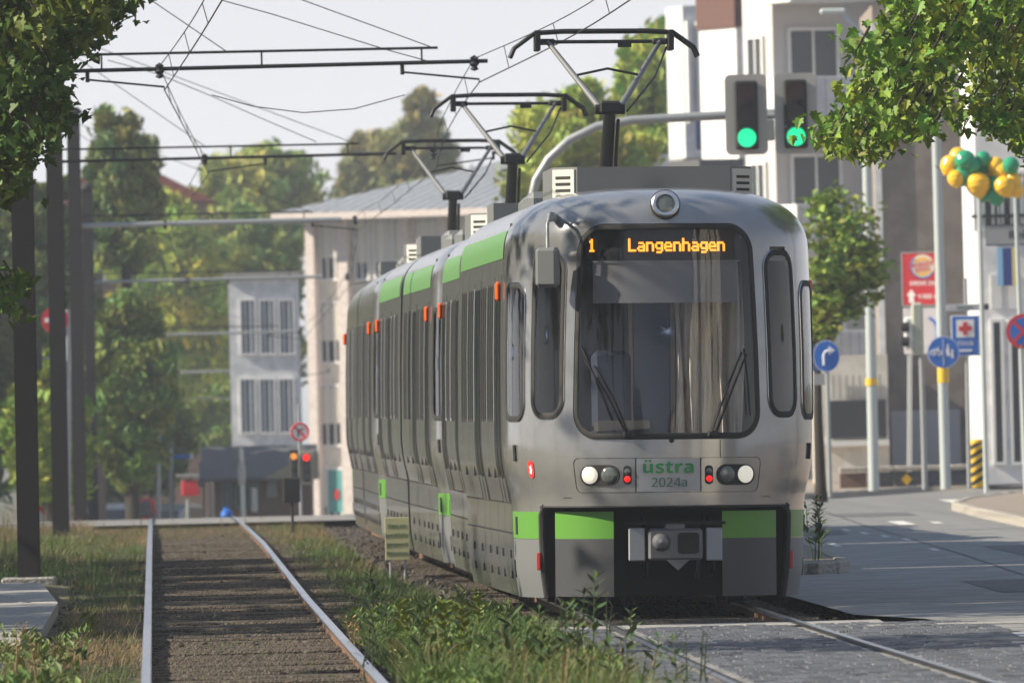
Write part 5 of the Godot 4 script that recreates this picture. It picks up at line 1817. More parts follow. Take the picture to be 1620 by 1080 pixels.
	for k in 5:
		var rows := [[], []]
		for i in 25:
			var an := PI * 1.5 + TAU * i / 24.0
			var tw_ := absf(i / 24.0 - 0.5) * 2.0
			var sl := 0.16 * sin(an - PI) * 1.0
			for z in 2: rows[z].append(Vector3(sin(an) * 0.158, clampf(0.08 + k * 0.175 + z * 0.085 + 0.09 * sin(an), 0.005, 0.86), cos(an) * 0.158))
		b = MB.new(); b.grid(rows)
		part("stripe", b, M.black, t)
	# balloons tied in two bunches
	balloons()
	left_items()

func balloons() -> void:
	var green := mat("balloon_green", 0.02, 0.3, 0.15, 0.25)
	var yellow := mat("balloon_yellow", 0.85, 0.5, 0.03, 0.25)
	var pts := [[1504, 262, 17, 1], [1517, 248, 15, 1], [1513, 283, 14, 1], [1514, 268, 16, 0], [1528, 254, 17, 0], [1526, 277, 18, 0], [1538, 262, 14, 0], [1552, 264, 16, 0], [1556, 252, 13, 0], [1562, 262, 15, 0], [1548, 292, 20, 1], [1562, 305, 13, 1], [1576, 262, 14, 1], [1586, 272, 18, 1], [1572, 277, 14, 1], [1566, 290, 12, 0], [1578, 290, 12, 0], [1576, 309, 16, 0], [1590, 295, 17, 1], [1603, 285, 14, 1], [1600, 262, 14, 0], [1608, 300, 13, 1], [1556, 309, 10, 0]]
	var hues := [["green", green], ["yellow", yellow]]
	for q in pts:
		var d: float = 222.0 + (q[0] * 7 % 5) * 0.09
		var c := at(q[0], q[1], d)
		var r: float = q[2] * d / F
		var b := MB.new()
		b.lathe([Vector2(0.012, -r * 1.22), Vector2(r * 0.1, -r * 1.12), Vector2(r * 0.5, -r * 0.86), Vector2(r * 0.82, -r * 0.5), Vector2(r, 0.0), Vector2(r * 0.93, r * 0.42), Vector2(r * 0.65, r * 0.8), Vector2(r * 0.3, r), Vector2(0, r * 1.05)], Transform3D(Basis.from_euler(Vector3(rng.randf_range(-0.6, 0.6), 0, rng.randf_range(-0.6, 0.6))), Vector3.ZERO), 18)
		var bunch := "bunch beside the tall lamp post" if q[0] < 1545 else "bunch over the grey board"
		single("balloon", b, hues[1][1] if q[3] else hues[0][1], "%s balloon in the %s" % [hues[q[3]][0], bunch], "balloon", c, "%s balloons in the %s" % [hues[q[3]][0], bunch])
	var p0 := at(1482, 262, 222.2)
	var b := MB.new()
	var line := []
	for i in 9: line.append(at(1480 + i * 16.2, 262 + sin(PI * i / 8.0) * 30, 222.2 + (29.0 if i == 0 else 0.0) * 0.0) - p0)
	line.append(at(1610, 280, 227.5) - p0)
	b.tube(line, 0.008, 5)
	single("balloon_string", b, M.wire, "string holding the green and yellow balloon bunches", "string", p0)

# ------------------------------------------------------------------ plants
func vegetation() -> void:
	# avenue maples on the left: two rows outside the picture, their lower sprays hang into it
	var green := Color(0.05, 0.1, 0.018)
	var rows := [[-7.6, 108.6], [-8.6, 92.0], [-13.4, 113.0], [-13.2, 121.0], [-13.5, 130.0], [-13.8, 140.0], [-14.2, 151.0], [-14.6, 161.0], [-7.0, 50.0], [-7.0, 26.0], [-7.0, 0.0], [-7.0, -26.0]]
	for i in rows.size():
		var x: float = rows[i][0]
		var d: float = rows[i][1]
		var base := Vector3(x, gh(x, d) - 0.12, -d)
		var lb := "maple on the left verge whose dark sprays hang over the first mast" if i == 0 else "street maple of the left avenue, standing outside the view"
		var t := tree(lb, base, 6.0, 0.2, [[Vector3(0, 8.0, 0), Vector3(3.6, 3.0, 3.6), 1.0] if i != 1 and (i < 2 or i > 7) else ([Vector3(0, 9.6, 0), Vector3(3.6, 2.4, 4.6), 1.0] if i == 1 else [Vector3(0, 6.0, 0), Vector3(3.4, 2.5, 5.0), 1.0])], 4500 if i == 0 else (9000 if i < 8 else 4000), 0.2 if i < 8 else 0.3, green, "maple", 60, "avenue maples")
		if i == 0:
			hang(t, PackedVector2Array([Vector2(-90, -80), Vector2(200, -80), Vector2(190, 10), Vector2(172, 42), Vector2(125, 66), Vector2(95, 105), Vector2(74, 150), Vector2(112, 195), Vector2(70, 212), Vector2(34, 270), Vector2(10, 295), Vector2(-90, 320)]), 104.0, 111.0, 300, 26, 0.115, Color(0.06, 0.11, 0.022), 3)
			hang(t, PackedVector2Array([Vector2(-40, 430), Vector2(20, 435), Vector2(36, 462), Vector2(16, 486), Vector2(-40, 500)]), 107.0, 109.0, 12, 12, 0.13, Color(0.07, 0.13, 0.022), 4)
	# maple on the right pavement
	var base := Vector3(9.6, 0.11, -121.0)
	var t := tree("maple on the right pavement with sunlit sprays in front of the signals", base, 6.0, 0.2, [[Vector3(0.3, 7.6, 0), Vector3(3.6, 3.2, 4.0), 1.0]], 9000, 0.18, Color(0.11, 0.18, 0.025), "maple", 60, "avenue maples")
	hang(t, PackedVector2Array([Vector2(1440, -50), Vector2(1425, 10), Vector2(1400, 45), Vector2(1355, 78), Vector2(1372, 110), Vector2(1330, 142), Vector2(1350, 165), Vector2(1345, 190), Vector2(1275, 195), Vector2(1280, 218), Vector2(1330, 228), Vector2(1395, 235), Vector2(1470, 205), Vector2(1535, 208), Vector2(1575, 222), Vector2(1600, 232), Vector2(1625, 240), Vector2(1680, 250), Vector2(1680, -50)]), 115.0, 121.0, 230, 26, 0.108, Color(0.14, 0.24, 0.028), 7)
	# small street tree beyond the tram
	var tb := Vector3(at(1299, 785, 240.0).x, 0.1, -240.0)
	tree("young street tree with bright leaves between the tram and the annexe", tb, 3.0, 0.11, [[at(1318, 395, 240.0) - tb, Vector3(0.95, 1.35, 0.95), 0.62], [at(1375, 425, 240.0) - tb, Vector3(0.5, 0.7, 0.5), 0.16], [at(1300, 500, 240.0) - tb, Vector3(0.65, 0.75, 0.6), 0.22]], 3700, 0.15, Color(0.2, 0.3, 0.05), "maple", 90)
	# grass: verge on the left, strip between the tracks, edges of the tracks
	var xs := []
	var cs := []
	var sx := []
	var sc := []
	for i in 34000:
		var d := 74.0 + pow(rng.randf(), 1.25) * 146.0
		var zone := rng.randf()
		var x: float
		var h := rng.randf_range(0.13, 0.36)
		if zone < 0.5:
			x = lt(d) - 0.86 - pow(rng.randf(), 1.3) * 7.0
			if d > 103 and d < 147 and x < -0.62 - 0.029 * d: continue
			if x > lt(d) - 1.8: h *= 0.6
		elif zone < 0.9:
			x = lerpf(lt(d) + 1.0, rt(d) - (1.35 if d < 108 else 1.5), rng.randf())
			if d > 106: h *= 0.6
			if d > 112 and rng.randf() < 0.5: continue
			if d > 122 and rng.randf() < 0.7: continue
			if d < 100 and rng.randf() < 0.15: h *= 1.3
		elif zone < 0.93:
			x = lt(d) + rng.randf_range(-0.7, 0.7); h *= 0.4
			if d < 200 and rng.randf() < 0.5: continue
		else:
			x = rng.randf_range(lt(d) - 4.0, rt(d) - 1.6)
			d = rng.randf_range(196.0, 220.0)
			x = rng.randf_range(lt(d) - 4.0, rt(d) - 1.6); h *= 0.55
		var dry := 0.0
		var nzv := sin(x * 1.7 + d * 0.11) * cos(d * 0.19 - x)
		if d > 150: dry = 0.25
		if d < 92: dry = 0.2
		if d > 190: dry = 0.75
		if zone < 0.5 and x > lt(d) - 2.6 and d > 96 and d < 130: dry = 0.7
		dry = clampf(dry + nzv * 0.35, 0, 1)
		var c := Color(0.075, 0.13, 0.025) if rng.randf() > dry else Color(0.2, 0.155, 0.075)
		if rng.randf() < (0.006 + 0.025 * dry) * (1.0 if d > 115 else 0.25):
			sx.append(Transform3D(Basis(Vector3.UP, rng.randf() * TAU).scaled(Vector3(h, h * 1.5, h)), rp(x, d, -0.15)))
			sc.append(leaf_color(Color(0.2, 0.17, 0.08), 0.25))
		else:
			xs.append(Transform3D(Basis(Vector3.UP, rng.randf() * TAU).scaled(Vector3(h * 1.2, h, h * 1.2)), rp(x, d, -0.16)))
			cs.append(leaf_color(c, 0.3))
	var lx := []
	var lc := []
	for i in 7000:
		var d := 78.0 + pow(rng.randf(), 1.5) * 38.0
		var x := lerpf(lt(d) + 0.95, rt(d) - 1.3, rng.randf())
		if rng.randf() < 0.25: x = lt(d) - 1.2 - rng.randf() * 3.0
		if sin(x * 2.3 + d * 0.35) + cos(d * 0.6 - x * 1.3) < -0.2: continue
		lx.append(Transform3D(Basis(Vector3.UP, rng.randf() * TAU).scaled(Vector3.ONE * rng.randf_range(0.055, 0.15)), rp(x, d, -0.12 + rng.randf() * 0.16)))
		lc.append(leaf_color(Color(0.09, 0.15, 0.03), 0.35))
	meta(multi("ground_weeds", M.leaf_meshes.spray, M.grass, lx, lc, self), "low broad leaved ground weeds between the tracks", "weeds", "", "stuff")
	meta(multi("grass", M.leaf_meshes.tuft, M.grass, xs, cs, self), "rough green and dry grass growing along the tracks", "grass", "", "stuff")
	meta(multi("seed_grass", M.leaf_meshes.seed_tuft, M.grass, sx, sc, self), "dry seeding grass stalks among the rough grass", "grass", "", "stuff")
	# single tall weeds between the tracks: [u, v top, v foot]
	var weeds := [[922, 912, 1076, 0], [906, 944, 1072, 1], [816, 938, 1004, 1], [861, 962, 1014, 0], [752, 934, 1000, 2], [716, 930, 992, 2], [655, 944, 1008, 2], [1006, 966, 1004, 0], [1083, 998, 1075, 1], [1104, 994, 1076, 1], [1124, 1000, 1079, 1], [1034, 1008, 1064, 0], [550, 976, 1012, 3], [566, 982, 1018, 3], [692, 952, 1042, 2], [738, 956, 1046, 2], [641, 958, 1024, 2], [872, 1000, 1064, 0], [962, 1018, 1077, 0], [792, 976, 1034, 0], [1058, 1010, 1078, 0], [838, 984, 1050, 0], [670, 976, 1040, 2], [988, 1010, 1072, 1], [604, 935, 990, 0], [590, 905, 950, 0], [690, 1000, 1060, 0], [770, 1010, 1066, 0], [20, 985, 1050, 3], [60, 1000, 1066, 3], [110, 880, 940, 3]]
	var kinds := ["green weed with narrow leaves", "thin dark stemmed weed with few leaves", "yellow green weed with broad leaf tips", "dry straw coloured weed"]
	for i in 22: weeds.append([rng.randf_range(570, 1000), 0, rng.randf_range(1000, 1076), 1 if i % 2 else 0])
	for q in weeds:
		if q[1] == 0: q[1] = q[2] - rng.randf_range(45, 100)
		var f := floor_at(q[0], q[2])
		var h: float = (q[2] - q[1]) * -f.z / F + 0.13
		weed(Vector3(f.x, gh(f.x, -f.z) - 0.14, f.z), h, q[3], ("short " if h < 0.38 else "high ") + kinds[q[3]] + (" on the left verge" if q[0] < 300 else (" beside the bare rail" if q[0] < 620 else (" among the thick ground weeds" if q[0] < 800 else (" before the tram foot" if q[0] < 945 else " at the edge of the paving")))))
	var p := floor_at(1294, 884)
	p.z = -137.5; p.x = at(1294, 884, 137.5).x
	for k in 5: weed(Vector3(p.x + rng.randf_range(-0.06, 0.06), 0.1, p.z - 0.3 * k), rng.randf_range(0.4, 0.66), 0, "leafy green weed on the kerbed island beside the tram")

func hang(t: Node3D, poly: PackedVector2Array, d0: float, d1: float, clumps: int, per: int, size: float, c: Color, sd: int) -> void:
	# lower sprays of a crown: clumps of leaves with their twigs inside an outline, spread over real depth
	var box := Rect2(poly[0], Vector2.ZERO)
	for p in poly: box = box.expand(p)
	var xs := []
	var cs := []
	var tw_ := MB.new()
	var n := 0
	var r := RandomNumberGenerator.new()
	r.seed = sd
	while n < clumps:
		var q := Vector2(r.randf_range(box.position.x, box.end.x), r.randf_range(box.position.y, box.end.y))
		if not Geometry2D.is_point_in_polygon(q, poly): continue
		n += 1
		var c0 := at(q.x, q.y, r.randf_range(d0, d1)) - t.position
		var cc := leaf_color(c, 0.25)
		tw_.tube([c0 + Vector3(signf(c0.x + 0.001) * -0.12, 0.2, 0.02), c0, c0 + Vector3(r.randf_range(-0.05, 0.05), -0.1, 0.05)], [0.012, 0.008, 0.004], 4, false)
		for j in per:
			var p := c0 + Vector3(r.randfn(), r.randfn() * 0.7, r.randfn()) * 0.11
			var s := size * r.randf_range(0.6, 1.25)
			xs.append(Transform3D(Basis.from_euler(Vector3(r.randf_range(-0.2, 1.3), r.randf() * TAU, r.randf_range(-0.7, 0.7))).scaled(Vector3.ONE * s), p))
			cs.append(leaf_color(cc, 0.25))
	part("twigs", tw_, M.bark, t)
	multi("hanging_sprays", M.leaf_meshes.maple, M.leaf, xs, cs, t).set_meta("kind", "stuff")

func weed(at_: Vector3, h: float, kind: int, label: String) -> void:
	var t := thing("weed", label, "weed", at_, "weeds" if kind != 3 else "dry weeds")
	var b := MB.new()
	var lf := MB.new()
	var lean := Vector3(rng.randf_range(-0.12, 0.12), 0, rng.randf_range(-0.1, 0.1)) * h
	var base_c: Color = [Color(0.06, 0.1, 0.03), Color(0.035, 0.05, 0.022), Color(0.13, 0.17, 0.025), Color(0.24, 0.19, 0.09)][kind]
	var stems := 1 if kind < 2 else 2
	for s in stems:
		var tip := Vector3(0, h, 0) + lean + Vector3(rng.randf_range(-0.06, 0.06), 0, 0) * s
		var mid := tip * 0.5 + Vector3(rng.randf_range(-0.03, 0.03), 0, 0)
		b.col = base_c
		b.tube([Vector3(0, -0.05, 0), mid, tip], [0.008, 0.006, 0.003], 5)
		var n := int(h * [34, 14, 44, 26][kind]) + 4
		for i in n:
			var f := (i + 1.0) / n
			f = lerpf(0.15, 1.0, pow(f, [0.8, 1.3, 0.55, 0.5][kind]))
			var p := (mid * (f * 2.0)) if f < 0.5 else mid.lerp(tip, f * 2.0 - 1.0)
			var a := i * 2.4 + rng.randf_range(-0.4, 0.4)
			var dir := Vector3(cos(a), rng.randf_range(0.1, 0.9), sin(a)).normalized()
			var l: float = [0.17, 0.1, 0.12, 0.08][kind] * rng.randf_range(0.7, 1.2) * (1.15 - 0.5 * f)
			var sd: Vector3 = dir.cross(Vector3.UP).normalized() * l * [0.16, 0.13, 0.26, 0.2][kind]
			lf.col = leaf_color(base_c, 0.3)
			var q := p + dir * l
			var m := p + dir * l * 0.45 + Vector3.UP * 0.004
			lf.face([p, m + sd, q], Vector3.UP)
			lf.face([p, q, m - sd], Vector3.UP)
	part("stem", b, M.grass, t)
	part("leaves", lf, M.grass, t)

# ------------------------------------------------------------------ people and small things in the distance on the left
func blob(bones: Array, cell: float) -> MB:
	# one skin round tapered bones [a, b, ra, rb, colour], meshed as surface nets
	var lo := Vector3(9, 9, 9)
	var hi := -lo
	for q in bones:
		for k in 2:
			lo = lo.min(q[k] - Vector3.ONE * (q[2 + k] + cell * 2)); hi = hi.max(q[k] + Vector3.ONE * (q[2 + k] + cell * 2))
	var n := Vector3i(((hi - lo) / cell).ceil()) + Vector3i.ONE
	var field := func(p: Vector3) -> float:
		var acc := 0.0
		for q in bones:
			var ab: Vector3 = q[1] - q[0]
			var f := clampf((p - q[0]).dot(ab) / maxf(ab.length_squared(), 1e-6), 0, 1)
			var e: float = p.distance_to(q[0] + ab * f) - lerpf(q[2], q[3], f)
			acc += exp(-e * 45.0)
		return -log(maxf(acc, 1e-30)) / 45.0
	var val := PackedFloat32Array()
	val.resize(n.x * n.y * n.z)
	for z in n.z:
		for y in n.y:
			for x in n.x: val[(z * n.y + y) * n.x + x] = field.call(lo + Vector3(x, y, z) * cell)
	var idx := {}
	var st := [1, n.x, n.x * n.y]
	for z in n.z - 1:
		for y in n.y - 1:
			for x in n.x - 1:
				var i := (z * n.y + y) * n.x + x
				var sum := Vector3.ZERO
				var cnt := 0
				for a in 3:
					for j in 4:
						var off := Vector3i.ZERO
						off[(a + 1) % 3] = j & 1; off[(a + 2) % 3] = j >> 1
						var k: int = i + off.x * st[0] + off.y * st[1] + off.z * st[2]
						var v0 := val[k]
						var v1: float = val[k + st[a]]
						if (v0 < 0) != (v1 < 0):
							var p := Vector3(off); p[a] += v0 / (v0 - v1)
							sum += p; cnt += 1
				if cnt: idx[i] = lo + (Vector3(x, y, z) + sum / cnt) * cell
	var b := MB.new()
	var cloth_of := func(p: Vector3) -> Color:
		var best := 9.0
		var col := Color.WHITE
		for q in bones:
			var ab: Vector3 = q[1] - q[0]
			var f := clampf((p - q[0]).dot(ab) / maxf(ab.length_squared(), 1e-6), 0, 1)
			var e: float = p.distance_to(q[0] + ab * f) - lerpf(q[2], q[3], f)
			if e < best: best = e; col = q[4]
		return col
	for z in range(1, n.z - 1):
		for y in range(1, n.y - 1):
			for x in range(1, n.x - 1):
				var i := (z * n.y + y) * n.x + x
				for a in 3:
					var v0 := val[i]
					var v1: float = val[i + st[a]]
					if (v0 < 0) == (v1 < 0): continue
					var s1: int = st[(a + 1) % 3]
					var s2: int = st[(a + 2) % 3]
					var q := [idx[i - s1 - s2], idx[i - s2], idx[i], idx[i - s1]]
					if v0 >= 0: q.reverse()
					b.col = cloth_of.call((q[0] + q[2]) * 0.5)
					b.quad(q[0], q[1], q[2], q[3])
	return b

func person(label: String, feet: Vector3, face_away: bool, top: Color, legs: Color, hair: Color, stride: float) -> Node3D:
	var t := thing("person", label, "person", feet)
	var skin := Color(0.45, 0.28, 0.2)
	var s := -1.0 if face_away else 1.0
	var B := [
		[Vector3(0, 1.0, 0), Vector3(0, 1.2, 0), 0.15, 0.14, top], [Vector3(-0.1, 1.36, 0), Vector3(0.1, 1.36, 0), 0.11, 0.11, top], [Vector3(0, 1.2, 0), Vector3(0, 1.36, 0), 0.14, 0.13, top],
		[Vector3(0, 1.44, 0), Vector3(0, 1.53, 0.01 * s), 0.055, 0.055, skin], [Vector3(0, 1.6, 0.02 * s), Vector3(0, 1.66, 0.01 * s), 0.085, 0.09, skin], [Vector3(0, 1.67, -0.025 * s), Vector3(0, 1.7, 0.0), 0.095, 0.085, hair],
		[Vector3(0, 1.605, 0.1 * s), Vector3(0, 1.625, 0.1 * s), 0.014, 0.012, skin]]
	for k in [-1.0, 1.0]:
		var sw: float = stride * k
		var hip := Vector3(0.09 * k, 0.92, 0)
		var knee := hip + Vector3(0.01 * k, -0.42, sw * 0.5 + 0.03 * s)
		var ank := knee + Vector3(0, -0.41, sw * 0.35 - 0.06 * s)
		B.append([hip, knee, 0.095, 0.06, legs]); B.append([knee, ank, 0.06, 0.042, skin if legs.r > 0.02 else legs])
		B.append([ank + Vector3(0, -0.05, -0.03 * s), ank + Vector3(0, -0.06, 0.14 * s), 0.038, 0.03, Color(0.04, 0.04, 0.04)])
		var sh := Vector3(0.2 * k, 1.38, 0)
		var el := sh + Vector3(0.05 * k, -0.28, -sw * 0.3)
		var wr := el + Vector3(0.0, -0.22, 0.1 * s - sw * 0.25)
		B.append([sh, el, 0.055, 0.043, top]); B.append([el, wr, 0.042, 0.03, skin])
		B.append([wr, wr + Vector3(0, -0.08, 0.02 * s), 0.03, 0.034, skin])
		for f in 4: B.append([wr + Vector3((f - 1.5) * 0.017, -0.09, 0.02 * s), wr + Vector3((f - 1.5) * 0.018, -0.15 - 0.01 * (1.5 - absf(f - 1.5)), 0.045 * s), 0.009, 0.008, skin])
		B.append([wr + Vector3(-0.03 * k, -0.05, 0.02 * s), wr + Vector3(-0.045 * k, -0.1, 0.05 * s), 0.01, 0.009, skin])
	var m: StandardMaterial3D = M.get("person_skin") if M.has("person_skin") else mat("person_skin", 1, 1, 1, 0.8)
	m.vertex_color_use_as_albedo = true
	part("body", blob(B, 0.026), m, t)
	return t

func left_items() -> void:
	# two people on the far street
	var d := 368.0
	var u := at(229, 772, d)
	var p := person("person in a red shirt with a dark backpack walking away beyond the crossing", Vector3(u.x, u.y - 1.77, -d), true, Color(0.5, 0.03, 0.035), Color(0.015, 0.015, 0.025), Color(0.05, 0.03, 0.02), 0.16)
	var b := MB.new()
	b.box(Vector3(0, 1.2, 0.2), Vector3(0.3, 0.46, 0.18), Basis(), 0.06)
	single("backpack", b, M.dark_panel, "dark backpack worn by the walking person in red", "backpack", p.position)
	d = 300.0
	u = at(71, 752, d)
	person("person in a red and white jersey seen between the steel masts", Vector3(u.x, u.y - 1.77, -d), false, Color(0.6, 0.03, 0.03), Color(0.6, 0.58, 0.56), Color(0.5, 0.5, 0.52), 0.1)
	# no entry sign
	d = 262.0
	var f := at(95, 800, d)
	var t := thing("no_entry_sign", "round red no entry sign with a white bar behind the masts", "sign", Vector3(f.x, gh(f.x, d) - 0.1, -d))
	pole(t, Vector3(0.12, 0, -0.06), at(97, 490, d) - t.position + Vector3(0.12, 0, -0.06), 0.07, M.zinc)
	disc(t, "plate", at(86, 506, d) - t.position, 0.27, M.sign_red)
	bar(t, "white_bar", at(86, 506, d) - t.position, 0.4, 0.09, 0.0, M.sign_white, 0.012)
	boxpart("signal_box", at(60, 565, d) - t.position, Vector3(0.16, 0.52, 0.16), M.dark_metal, t, 0.03)
	boxpart("side_arm", at(78, 566, d) - t.position, Vector3(0.44, 0.04, 0.04), M.zinc, t)
	# blue street name signs on grey posts
	for q in [[250, 700, 676, 240, 692, "grey post with a blue street name arm pointing at the masts"], [270, 722, 708, 287, 722, "shorter grey post with a blue street name arm beside the taller one"]]:
		d = 330.0 if q[0] == 250 else 336.0
		f = at(q[0], 800, d)
		t = thing("street_name_post", q[5], "sign", Vector3(f.x, gh(f.x, d) - 0.1, -d))
		pole(t, Vector3.ZERO, at(q[0], q[2], d) - t.position, 0.055, M.zinc)
		boxpart("name_arm", at(q[3], q[4], d) - t.position, Vector3(0.44, 0.11, 0.03), M.sign_blue, t, 0.005)
		boxpart("arm_end", at(q[3] - 14 if q[0] == 250 else q[3] + 16, q[4], d) - t.position, Vector3(0.08, 0.12, 0.035), M.sign_white, t)
	# red box on a post, white parking sign
	d = 345.0
	f = at(301, 800, d)
	t = thing("red_ticket_box", "bright red box under a grey board on a short post", "box", Vector3(f.x, gh(f.x, d) - 0.1, -d))
	pole(t, Vector3(-0.12, 0, 0), at(297, 790, d) - t.position, 0.05, M.zinc)
	boxpart("box", at(301, 772, d) - t.position, Vector3(0.46, 0.4, 0.25), M.sign_red, t, 0.03)
	boxpart("board", at(297, 752, d) - t.position, Vector3(0.6, 0.07, 0.3), M.sign_grey, t, 0.01)
	d = 338.0
	f = at(319, 800, d)
	t = thing("blue_white_sign", "small blue and white sign over a pale plate on a thin post", "sign", Vector3(f.x, gh(f.x, d) - 0.1, -d))
	pole(t, Vector3(0.03, 0, -0.05), at(321, 735, d) - t.position, 0.035, M.zinc)
	boxpart("plate", at(318, 741, d) - t.position, Vector3(0.14, 0.26, 0.03), M.sign_blue, t)
	boxpart("white_field", at(315, 742, d) - t.position + Vector3(0, 0, 0.012), Vector3(0.07, 0.2, 0.02), M.sign_white, t)
	disc(t, "pale_plate", at(318, 764, d) - t.position, 0.12, mat("pale_yellow", 0.5, 0.52, 0.35, 0.6))
	# wrapped pole in front of the brick house
	d = 322.0
	f = at(385, 800, d)
	t = thing("wrapped_post", "pale post with a bulky wrapped middle before the brick house", "post", Vector3(f.x, gh(f.x, d) - 0.1, -d))
	pole(t, Vector3.ZERO, at(381, 708, d) - t.position, 0.06, M.pale_zinc)
	b = MB.new(); b.lathe([Vector2(0.06, -0.3), Vector2(0.09, -0.2), Vector2(0.1, 0.1), Vector2(0.065, 0.3)], Transform3D(Basis(), at(382, 748, d) - t.position), 12)
	part("wrapping", b, M.sign_grey, t)
	b = MB.new(); b.lathe([Vector2(0.0, -0.3), Vector2(0.07, -0.3), Vector2(0.07, 0.26), Vector2(0.0, 0.3)], Transform3D(Basis(), at(402, 790, d) - t.position), 12)
	part("short_bollard", b, M.zinc, t)
	# no right turn sign and signals at the crossing
	d = 244.0
	f = at(476, 815, d)
	t = thing("no_turn_sign", "round white sign with red ring and slash above the signals", "sign", Vector3(f.x, gh(f.x, d) - 0.02, -d))
	pole(t, Vector3(0, 0, -0.05), at(472, 640, d) - t.position + Vector3(0, 0, -0.05), 0.03, M.zinc)
	var c := at(474, 683, d) - t.position
	disc(t, "plate", c, 0.175, M.sign_white)
	b = MB.new()
	var rg := []
	for i in 25: rg.append(c + Vector3(cos(TAU * i / 24.0) * 0.155, sin(TAU * i / 24.0) * 0.155, 0.01))
	b.tube(rg, 0.022, 6)
	part("red_ring", b, M.sign_red, t)
	bar(t, "slash", c, 0.3, 0.035, -PI / 4, M.sign_red, 0.02)
	b = MB.new(); b.tube([c + Vector3(-0.03, -0.09, 0.011), c + Vector3(-0.03, 0.03, 0.011), c + Vector3(0.07, 0.05, 0.011)], 0.016, 5)
	part("arrow", b, M.black, t)
	for q in [[465, 738, 0.0], [485, 740, 1.0]]:
		c = at(q[0], q[1], d) - t.position
		boxpart("backing_board", c + Vector3(0, 0, 0.0), Vector3(0.24 if q[2] > 0 else 0.16, 0.62, 0.03), mat("board_pale", 0.33, 0.3, 0.24, 0.7) if q[2] > 0 else M.black, t, 0.01)
		boxpart("signal_housing", c + Vector3(0, 0, 0.06), Vector3(0.13, 0.5, 0.09), M.black, t, 0.02)
		disc(t, "signal_lens", c + Vector3(0, 0.19, 0.11), 0.062, M.lamp_red if q[2] > 0 else M.lamp_amber, 0.0, 16)
		for j in [0.02, -0.15]: disc(t, "signal_lens", c + Vector3(0, j, 0.11), 0.055, M.dark_panel, 0.0, 16)
	# back of the tram signal beside the track
	f = floor_at(463, 842)
	t = thing("tram_signal", "black tram signal board on a thin dark post beside the track", "signal", Vector3(f.x, gh(f.x, -f.z) - 0.12, f.z))
	pole(t, Vector3.ZERO, at(461, 758, -f.z) - t.position, 0.022, M.black)
	boxpart("board", at(461, 775, -f.z) - t.position + Vector3(0, 0, 0.03), Vector3(0.255, 0.375, 0.05), M.black, t, 0.015)
	# beige notice plate beside the tram
	d = 146.0
	f = at(629, 886, d)
	t = thing("notice_plate", "beige notice plate with lines of lettering beside the tram flank", "sign", Vector3(f.x, gh(f.x, d) - 0.14, -d))
	c = at(628, 852, d) - t.position
	boxpart("plate", c, Vector3(0.265, 0.47, 0.02), mat("beige_plate", 0.42, 0.42, 0.24, 0.7), t, 0.004)
	pole(t, Vector3(-0.08, -0.05, -0.02), c + Vector3(-0.08, 0, -0.02), 0.015, M.zinc)
	pole(t, Vector3(0.08, -0.05, -0.02), c + Vector3(0.08, 0, -0.02), 0.015, M.zinc)
	var ln := ["Dies ist", "Durchfahrt", "gesperrt", "Betreten"]
	for k in 4: words("lettering", ln[k], 0.062, M.text_grey, t, c + Vector3(0.0, 0.14 - k * 0.1, 0.012), Basis(), 400)
	# concrete slabs on the verge
	var sl := Node3D.new()
	sl.name = numbered("slab_path"); add_child(sl); sl.set_meta("kind", "structure")
	for q in [[0, 922, 66, 922, 90, 952, -30, 952], [-30, 953, 91, 953, 66, 995, -60, 995], [-60, 996, 50, 996, 30, 1016, -70, 1016]]:
		var poly := PackedVector2Array()
		for k in 4:
			var g := floor_at(q[k * 2], q[k * 2 + 1])
			poly.append(Vector2(g.x, -g.z))
		b = MB.new()
		b.prism(poly, 0.12, Transform3D(Basis(Vector3.RIGHT, -PI / 2), Vector3(0, -0.06, 0)))
		part("slab", b, M.concrete, sl)
	# parked cars in the dip of the far street, only their roofs show over the crossing
	for q in [[196, 797, 0, "white parked car left of the person walking away"], [276, 799, 1, "silver parked car between the person walking away and the red box"]]:
		var dd := 374.0 if q[0] < 300 else 315.0
		c = at(q[0], q[1], dd)
		parked_car(q[3], Vector3(c.x, c.y - (1.42 if dd > 320 else 1.6), -dd), q[2], 1.25 if q[0] < 300 else -1.4)
	c = at(359, 816, 250.0)
	b = MB.new()
	b.lathe([Vector2(0.0, -0.06), Vector2(0.09, -0.05), Vector2(0.12, 0.03), Vector2(0.1, 0.1), Vector2(0.03, 0.15), Vector2(0.035, 0.18), Vector2(0, 0.19)], Transform3D(Basis(Vector3.BACK, 0.2), Vector3.ZERO), 14)
	single("blue_bag", b, M.sign_blue, "bright blue bag lying beside the far rail", "bag", Vector3(c.x, gh(c.x, 250.0) + 0.03, -250.0))

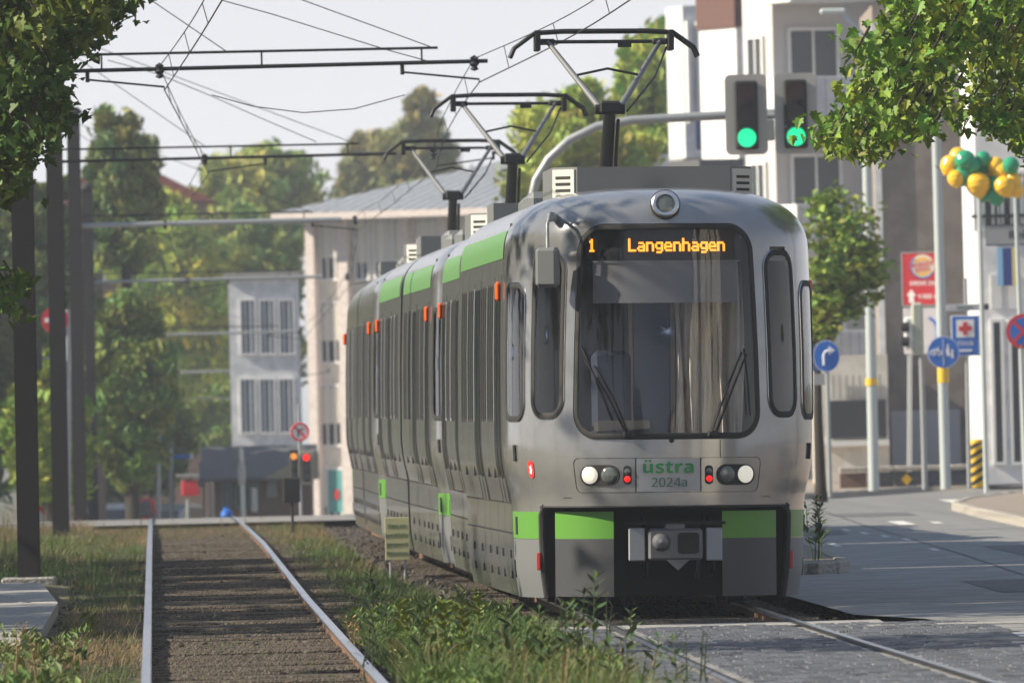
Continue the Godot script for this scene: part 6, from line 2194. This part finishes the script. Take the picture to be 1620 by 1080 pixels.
# ------------------------------------------------------------------ the street behind the camera, mirrored in the windshield
func mirrored_street() -> void:
	var looks := [[96.0, 18.0, 11.0, M.cream_wall, "cream house"], [74.0, 16.0, 13.0, M.plaster, "white house"], [54.0, 18.0, 10.0, M.brick, "red brick house"], [32.0, 20.0, 12.0, M.white_wall, "pale grey house"], [8.0, 22.0, 11.0, M.cream_wall, "sand coloured house"], [-20.0, 24.0, 12.0, M.plaster, "white corner house"]]
	for q in looks:
		var t := thing("street_house", "%s on the right of the street, mirrored in the tram glass" % q[4], "building", Vector3(18.5, 0.11, -q[0] + q[1] * 0.5))
		boxpart("wall", Vector3(0, q[2] * 0.5, 0), Vector3(9.0, q[2], q[1] - 0.4), q[3], t)
		b_roof(t, q[2], q[1])
		for st in 3:
			for k in 4:
				window(t, Vector3(-4.5, 2.2 + st * 3.1, -q[1] * 0.5 + q[1] * (k + 0.5) / 4.0), 1.3, 1.8, Basis(Vector3.UP, -PI / 2), M.white_paint, M.far_glass, 1)

func b_roof(t: Node3D, h: float, w: float) -> void:
	var b := MB.new()
	b.prism(PackedVector2Array([Vector2(-4.8, 0), Vector2(4.8, 0), Vector2(0, 3.2)]), w - 0.3, Transform3D(Basis(), Vector3(0, h, 0)))
	part("roof", b, M.red_tile, t)

func parked_car(label: String, at_: Vector3, kind: int, turn: float) -> void:
	var t := thing("parked_car", label, "car", at_, "cars parked in the far street")
	t.rotation.y = turn
	var paint := mat("car_white", 0.7, 0.7, 0.7, 0.25) if kind == 0 else mat("car_silver", 0.4, 0.41, 0.43, 0.3, 0.5)
	var b := MB.new()
	b.prism(PackedVector2Array([Vector2(-2.05, 0.3), Vector2(2.0, 0.3), Vector2(2.08, 0.55), Vector2(1.95, 0.78), Vector2(1.0, 0.92), Vector2(-1.3, 0.95), Vector2(-2.0, 0.9), Vector2(-2.1, 0.6)]), 1.68)
	part("body", b, paint, t)
	b = MB.new()
	b.prism(PackedVector2Array([Vector2(-1.55, 0.93), Vector2(0.95, 0.9), Vector2(0.25, 1.4), Vector2(-0.2, 1.46), Vector2(-0.9, 1.44), Vector2(-1.25, 1.3)]), 1.42)
	var cab := part("cabin", b, paint, t)
	for s in [-1.0, 1.0]:
		b = MB.new()
		b.prism(PackedVector2Array([Vector2(-1.3, 0.98), Vector2(0.7, 0.96), Vector2(0.2, 1.33), Vector2(-0.95, 1.36)]), 0.02, Transform3D(Basis(), Vector3(0, 0, s * 0.715)))
		part("side_window", b, M.far_glass, cab)
		for x in [-1.3, 1.3]:
			b = MB.new()
			b.lathe([Vector2(0, -0.1), Vector2(0.28, -0.1), Vector2(0.32, -0.06), Vector2(0.32, 0.06), Vector2(0.28, 0.1), Vector2(0, 0.1)], Transform3D(Basis(Vector3.RIGHT, PI / 2), Vector3(x, 0.32, s * 0.78)), 18)
			part("wheel", b, M.rubber, t)
	b = MB.new()
	b.box(Vector3(0.62, 1.16, 0), Vector3(0.02, 0.58, 1.25), Basis(Vector3.BACK, 0.95))
	part("windshield", b, M.far_glass, cab)
	b = MB.new()
	b.box(Vector3(-1.43, 1.14, 0), Vector3(0.02, 0.36, 1.2), Basis(Vector3.BACK, -0.66))
	part("rear_window", b, M.far_glass, cab)
